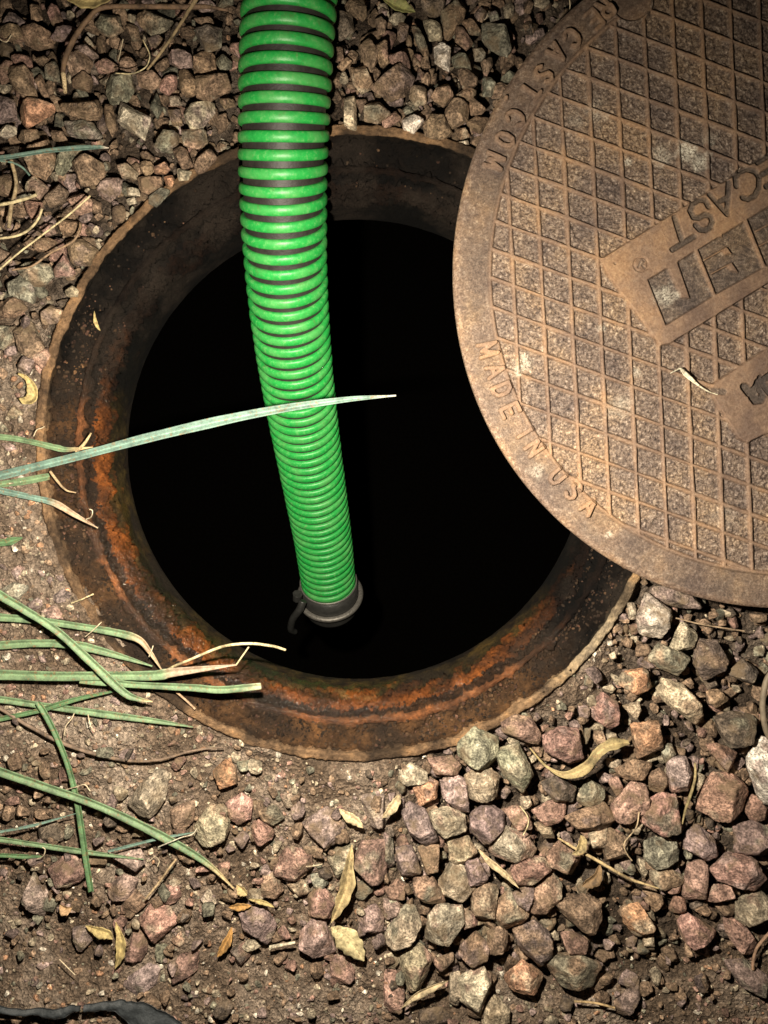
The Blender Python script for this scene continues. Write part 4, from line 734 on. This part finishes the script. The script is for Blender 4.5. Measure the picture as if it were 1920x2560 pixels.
blade('narrow green blade low at the side crossing the stalk', [(-120, 2082), (0, 2097), (116, 2114), (231, 2131), (359, 2148)], 16, GREEN, .016, .012)
blade('very thin blade rising over a dark stone towards the stalk', [(-60, 2088), (0, 2079), (87, 2062), (191, 2033)], 8, BLUE, .018, .016)
blade('very thin blade passing under the long slanting blade', [(270, 2128), (376, 2101), (430, 2090), (484, 2081)], 8, BLUE, .018, .016)
blade('faded lowest blade lying over red stones at the side', [(-100, 2134), (0, 2137), (60, 2140), (110, 2141)], 13, DEEP, .016, .014)
def stick(name, label, pts, wpx, col, z, cat, group=None, gn=.0003, zs=None, mat=None):
    zz_ = zs if zs is not None else [z] * len(pts); W = [at(p[0], p[1], zv) for p, zv in zip(pts, zz_)]
    wr = np.atleast_1d(wpx) * (H - np.mean(zz_)) / F / 2
    return tag(tube(name, W, wr, mat or M_DRY, col, n=70, gnarl=gn), label, cat, group)
G1 = 'dry twigs and stems lying about'
stick('twig', 'bent reddish brown twig with a pale snapped end above the ring', [(164, 226), (158, 181), (167, 136), (192, 85), (218, 51), (255, 20), (348, 16), (476, 17), (518, 17), (572, 27)], [9, 11, 13, 12, 11, 11, 11, 12, 10, 5], TWIG, .034, 'twig', G1)
stick('twig', 'pale snapped tip of wood at the end of the bent twig', [(158, 184), (161, 205), (163, 232)], [12, 11, 9], (.62, .48, .28), .0345, 'twig', G1, 0)
stick('twig', 'straight thin grey twig forking off the bent twig', [(492, -6), (470, 30), (433, 88), (399, 136), (368, 175)], [11, 8, 7, 7, 5], (.30, .22, .12), .036, 'twig', G1)
stick('twig', 'sagging brown stem lying on soil below the ring foot', [(-60, 1740), (0, 1771), (72, 1815), (169, 1863), (289, 1897), (386, 1901), (482, 1877), (559, 1868)], [10, 9, 9, 10, 9, 7, 6, 4], (.17, .12, .085), .012, 'twig', G1)
stick('twig', 'pale stem with a dark tip across the dark gravel', [(1395, 2095), (1440, 2122), (1500, 2155), (1570, 2195), (1648, 2222)], [5, 8, 8, 8, 4], (.50, .38, .20), .026, 'twig', G1)
stick('twig', 'short straight straw among the low stones under the slanting blade', [(364, 2248), (400, 2203), (440, 2148)], [6, 7, 6], (.46, .34, .20), .020, 'twig', G1)
stick('twig', 'whitish short straw beside the grey stone low down', [(674, 2368), (705, 2362), (738, 2356)], [9, 9, 6], (.62, .55, .40), .016, 'twig', G1)
stick('twig', 'thin brown stem end curving at the lower picture edge', [(1925, 2330), (1895, 2365), (1884, 2395), (1882, 2424)], 8, (.32, .2, .13), .014, 'twig', G1)
G2 = 'dry grass strands'
def strand(label, pts, wpx, col=PALE, z=.02, zs=None): return stick('dry_grass_strand', label, pts, wpx, col, z, 'grass strand', G2, .00015, zs)
strand('arched pale straw reaching over the wet rust', [(405, 1682), (430, 1668), (482, 1646), (555, 1617), (622, 1609), (680, 1615), (714, 1625)], [3, 6, 7, 7, 7, 7, 6], z=.02, zs=[.012, .02, .03, .04, .045, .045, .04])
strand('short pale strand pointing up from the broadest blade tip', [(590, 1663), (606, 1640), (622, 1617)], 4, z=.03)
strand('curved pale strand near the picture edge above the ring', [(-20, 598), (40, 590), (75, 572), (97, 545), (105, 522)], 6, z=.03)
strand('short thick pale strand over the gravel', [(-20, 515), (30, 506), (60, 498), (92, 487)], 8, z=.032)
strand('long thin pale strand rising to a point above the ring', [(-20, 690), (40, 638), (85, 603), (168, 540), (226, 489)], 4.5, z=.035)
strand('brown bent strand beside the ring top', [(30, 675), (80, 665), (126, 633), (180, 605), (198, 578), (200, 560)], 5, (.30, .2, .12), .03)
strand('thin pale blue curl below the thin blade', [(0, 402), (30, 406), (55, 418), (74, 438)], 5, BLUE, .03)
strand('upright tan strand crossing the stones at the side', [(28, 400), (38, 440), (40, 470), (28, 520), (22, 570)], 9, (.34, .26, .15), .028)
strand('hair-thin curl of grass above the ring near the grey twig', [(357, 99), (372, 130), (373, 150), (362, 170), (331, 184), (289, 183)], 3, z=.036)
strand('pale fibre loop beside the dark gravel', [(1598, 2030), (1590, 2070), (1562, 2105), (1565, 2130), (1580, 2152)], 3.5, (.55, .42, .26), .024)
strand('pale fibre curl over a reddish stone', [(1300, 2015), (1318, 2040), (1320, 2062), (1308, 2088)], 3, z=.028)
strand('wavy olive strand standing in the dark gravel', [(1738, 1908), (1737, 1950), (1722, 2000), (1712, 2030), (1706, 2060)], [6, 7, 8, 6, 3], (.34, .27, .13), .028)
strand('thin straw pointing at the long grey stone low down', [(1436, 2503), (1490, 2508), (1537, 2520)], 6, (.45, .32, .16), .012)
strand('thin straight strand in the lid shadow', [(1690, 1545), (1760, 1562), (1862, 1578)], 4, (.3, .22, .14), .016)
strand('frayed dry end leaning on the ring beside the longest blade', [(190, 1130), (212, 1108), (228, 1082)], [9, 8, 4], (.5, .38, .2), .012)
strand('frayed dry strand hanging on the ring below the longest blade', [(125, 1178), (145, 1205), (165, 1225), (190, 1232)], [7, 7, 5, 3], (.36, .26, .15), .008)
strand('pale straw stub pointing to the seat of the ring', [(178, 1508), (205, 1498), (234, 1485)], 4, z=.012)
strand('pale fibre crossing the long slanting blade', [(395, 2118), (450, 2095), (480, 2086), (492, 2072)], 3, (.6, .55, .42), .03)
strand('brown strand in soil below the cut blade', [(438, 1728), (462, 1748), (488, 1773)], 6, (.33, .22, .14), .010)
G3 = 'dry leaves on the gravel'
def leaf(label, pts, wpx, col, z=.02, curl=.1, twist=0., prof='leaf', zs=None, fold=.15, name='dry_leaf', mat=None):
    zz_ = zs if zs is not None else [z] * len(pts)
    W = [at(p[0], p[1], zv) for p, zv in zip(pts, zz_)]
    ww = wpx * (H - np.mean(zz_)) / F if np.ndim(wpx) == 0 else np.array(wpx) * (H - np.mean(zz_)) / F
    return tag(ribbon(name, W, ww, mat or M_DRY, col, .0005, fold, 50, None, prof, curl=curl, twist=twist, wob=.15), label, 'leaf', G3)
LF = (.40, .31, .15); CR = (.50, .40, .24); YL = (.42, .33, .14); OR = (.45, .25, .08)
leaf('long torn yellowish leaf strap curling between reddish stones', [(1325, 1870), (1365, 1915), (1412, 1937), (1463, 1920), (1498, 1880), (1530, 1862), (1572, 1856)], [3, 6, 17, 27, 22, 32, 12], (.30, .235, .11), .028, zs=[.02, .022, .026, .032, .036, .034, .03], twist=.8)
leaf('narrow pale leaf lying on tan stones in the gravel', [(1196, 2122), (1222, 2152), (1262, 2185), (1297, 2220)], 17, CR, .034)
leaf('long tattered tan leaf low in the gravel', [(880, 2112), (872, 2170), (868, 2210), (850, 2260), (828, 2306)], 38, (.44, .34, .17), .024, curl=.2, fold=.3)
leaf('broad cream leaf with dark spots below the tattered one', [(828, 2318), (858, 2340), (885, 2370), (910, 2402)], 62, (.52, .44, .24), .026, curl=-.1, fold=.2)
leaf('yellow leaf standing on edge in the low soil', [(290, 2305), (302, 2345), (300, 2385), (287, 2422)], 24, YL, .020, curl=.3, twist=.6)
leaf('small yellow leaf beside the stalk foot', [(214, 2314), (245, 2326), (270, 2334), (282, 2348)], 30, YL, .016, curl=.15)
leaf('cream chip of leaf below the grey pointed stone', [(848, 2022), (868, 2038), (890, 2052), (908, 2070)], 26, CR, .022)
leaf('orange brown folded leaf in the soil', [(580, 2318), (572, 2345), (558, 2370), (543, 2392)], 22, OR, .016, curl=.3)
leaf('thin bright yellow leaf stalk above the big grey stone', [(622, 2248), (645, 2252), (665, 2258), (686, 2268)], 13, YL, .024)
leaf('crumpled tan leaf bits at the dry blade point', [(592, 2212), (606, 2225), (618, 2238)], 24, LF, .02, curl=.3)
leaf('small orange leaf on soil beside the purplish stone', [(572, 2268), (600, 2266), (628, 2264)], 20, OR, .014)
leaf('curled yellow leaf on soil beside the ring', [(46, 934), (68, 946), (82, 968), (84, 992), (66, 1002), (48, 996)], [5, 12, 22, 30, 20, 4], YL, .014, curl=.25)
leaf('sliver of yellow leaf on the rusty ring', [(236, 778), (238, 800), (243, 815), (251, 827)], 9, YL, .0, zs=[-.008, -.004, -.006, -.01])
leaf('pale rolled leaf at the low gravel edge', [(1003, 2520), (1040, 2488), (1080, 2468), (1120, 2452)], 18, CR, .022, curl=.3)
leaf('yellow leaf cut by the upper picture edge', [(160, -8), (200, 0), (235, 4), (290, -10)], 42, YL, .036)
leaf('dark olive curled leaf between hose and lid', [(955, -5), (985, 12), (1010, 22), (1038, 30)], 30, (.20, .20, .07), .036, curl=.25)
leaf('cream leaf tip among stones below the ring', [(955, 2045), (975, 2025), (992, 2000), (997, 1985)], 24, CR, .026, curl=.2)
leaf('small dry leaf cluster on the pale stem', [(1430, 2135), (1448, 2125), (1455, 2100), (1452, 2088)], 24, LF, .03, curl=.3)
leaf('crumpled brown leaf under the pale stem', [(1500, 2160), (1490, 2190), (1470, 2205), (1455, 2215)], 30, (.22, .14, .07), .016, curl=.3)
leaf('bleached folded straw leaf resting on the lid beside the small plate', [(1676, 933), (1690, 926), (1701, 922), (1712, 934), (1728, 948), (1742, 960), (1765, 976), (1794, 987)], [2, 3, 5, 10, 11, 5, 3, 2], (.80, .74, .55), .08, zs=[.076, .079, .082, .082, .081, .079, .078, .076], curl=0, twist=.3)
leaf('dead leaf stub at the low side beside pink stones', [(150, 2262), (165, 2272), (180, 2270)], 26, (.40, .26, .14), .014, curl=.3)

for i_, (lab_, p_) in enumerate([('white hair-fine thread by the short green blade', [(84, 1091), (92, 1075), (104, 1070), (111, 1066)]), ('fine fibre hooked on the brown end of the blue-green blade', [(215, 1298), (228, 1292), (231, 1277), (224, 1273)]),
        ('fine fibre sticking up from the torn blade', [(213, 1592), (232, 1576), (254, 1555)]), ('fine fibre over the square ended blade', [(372, 1642), (378, 1628), (383, 1614)]), ('fine pale fibre loop below the slim blade', [(160, 1838), (165, 1815), (178, 1798), (186, 1783)]),
        ('fine pale fibre standing on soil above the sagging stem', [(220, 1786), (226, 1812), (236, 1830)]), ('long fine fibre across the soil by the dark stalk', [(163, 1975), (195, 1966), (212, 1962), (226, 1978)]), ('fine curled thread by the narrow low blade', [(92, 2148), (108, 2140), (113, 2124), (106, 2118)]),
        ('fine curl of dry root by the very thin blade', [(376, 2150), (388, 2142), (398, 2152), (394, 2166)]), ('fine pale thread on the gravel above the thin blade', [(-10, 92), (15, 105), (28, 88)]), ('fine golden straw on the stones by the grey twig', [(296, 150), (303, 120), (308, 98)]),
        ('fine pale thread in the gravel by the cover edge', [(1424, -5), (1425, 20), (1421, 44)]), ('fine dark rootlet on soil low down', [(148, 2398), (170, 2420), (188, 2438)]), ('fine straw over the wet stones near the spotted leaf', [(806, 2160), (790, 2164), (765, 2166)])]):
    strand(lab_, p_, 2.6, (.6, .5, .34), .022)

# ================================================================ BLACK FABRIC, CABLE
def sheet(name, poly_px, z, label, cat, mat, th=.001):
    W = [at(*p, z) for p in poly_px]; n_ = 44
    # strip between an upper and lower outline
    up_, lo_ = W[:len(W) // 2], W[len(W) // 2:][::-1]; A = catmull(up_, n_); B = catmull(lo_, n_); rows = []
    for f in np.linspace(0, 1, 12): rows.append(A * (1 - f) + B * f)
    V = np.array(rows).reshape(-1, 3); V[:, 2] += .004 * fbm(V, 60, 3) + .003 * np.sin(np.repeat(np.linspace(0, 3.1, 12), n_))
    Vb = V - [0, 0, th]; k_ = len(V); Fq = grid_faces(12, n_); ring = list(range(n_)) + [i * n_ + n_ - 1 for i in range(1, 12)] + list(range(12 * n_ - 2, 11 * n_ - 1, -1)) + [i * n_ for i in range(10, 0, -1)]
    side = [[ring[i], ring[(i + 1) % len(ring)], ring[(i + 1) % len(ring)] + k_, ring[i] + k_] for i in range(len(ring))]
    o = mesh_np(name, np.vstack([V, Vb]), np.vstack([Fq, Fq[:, ::-1] + k_, side]), mat); recenter(o, V[0]); return tag(o, label, cat, 'torn black ground fabric')
sheet('landscape_fabric', [(-40, 2500), (60, 2522), (130, 2522), (204, 2512), (206, 2520), (150, 2545), (70, 2540), (-40, 2520)], .034, 'torn black fabric edge showing from the soil in the low corner', 'ground fabric', M_FABRIC)
sheet('landscape_fabric', [(212, 2508), (300, 2502), (385, 2520), (480, 2580), (420, 2620), (345, 2590), (290, 2530), (215, 2528)], .030, 'second piece of torn black fabric, hooked over at the lower picture edge', 'ground fabric', M_FABRIC)
stick('cable', 'tan round cable curving at the side below the lid', [(1960, 1655), (1922, 1690), (1908, 1740), (1908, 1790), (1922, 1840), (1960, 1880)], 15, (.2, .16, .11), .02, 'cable', None, 0, mat=M_CABLE)
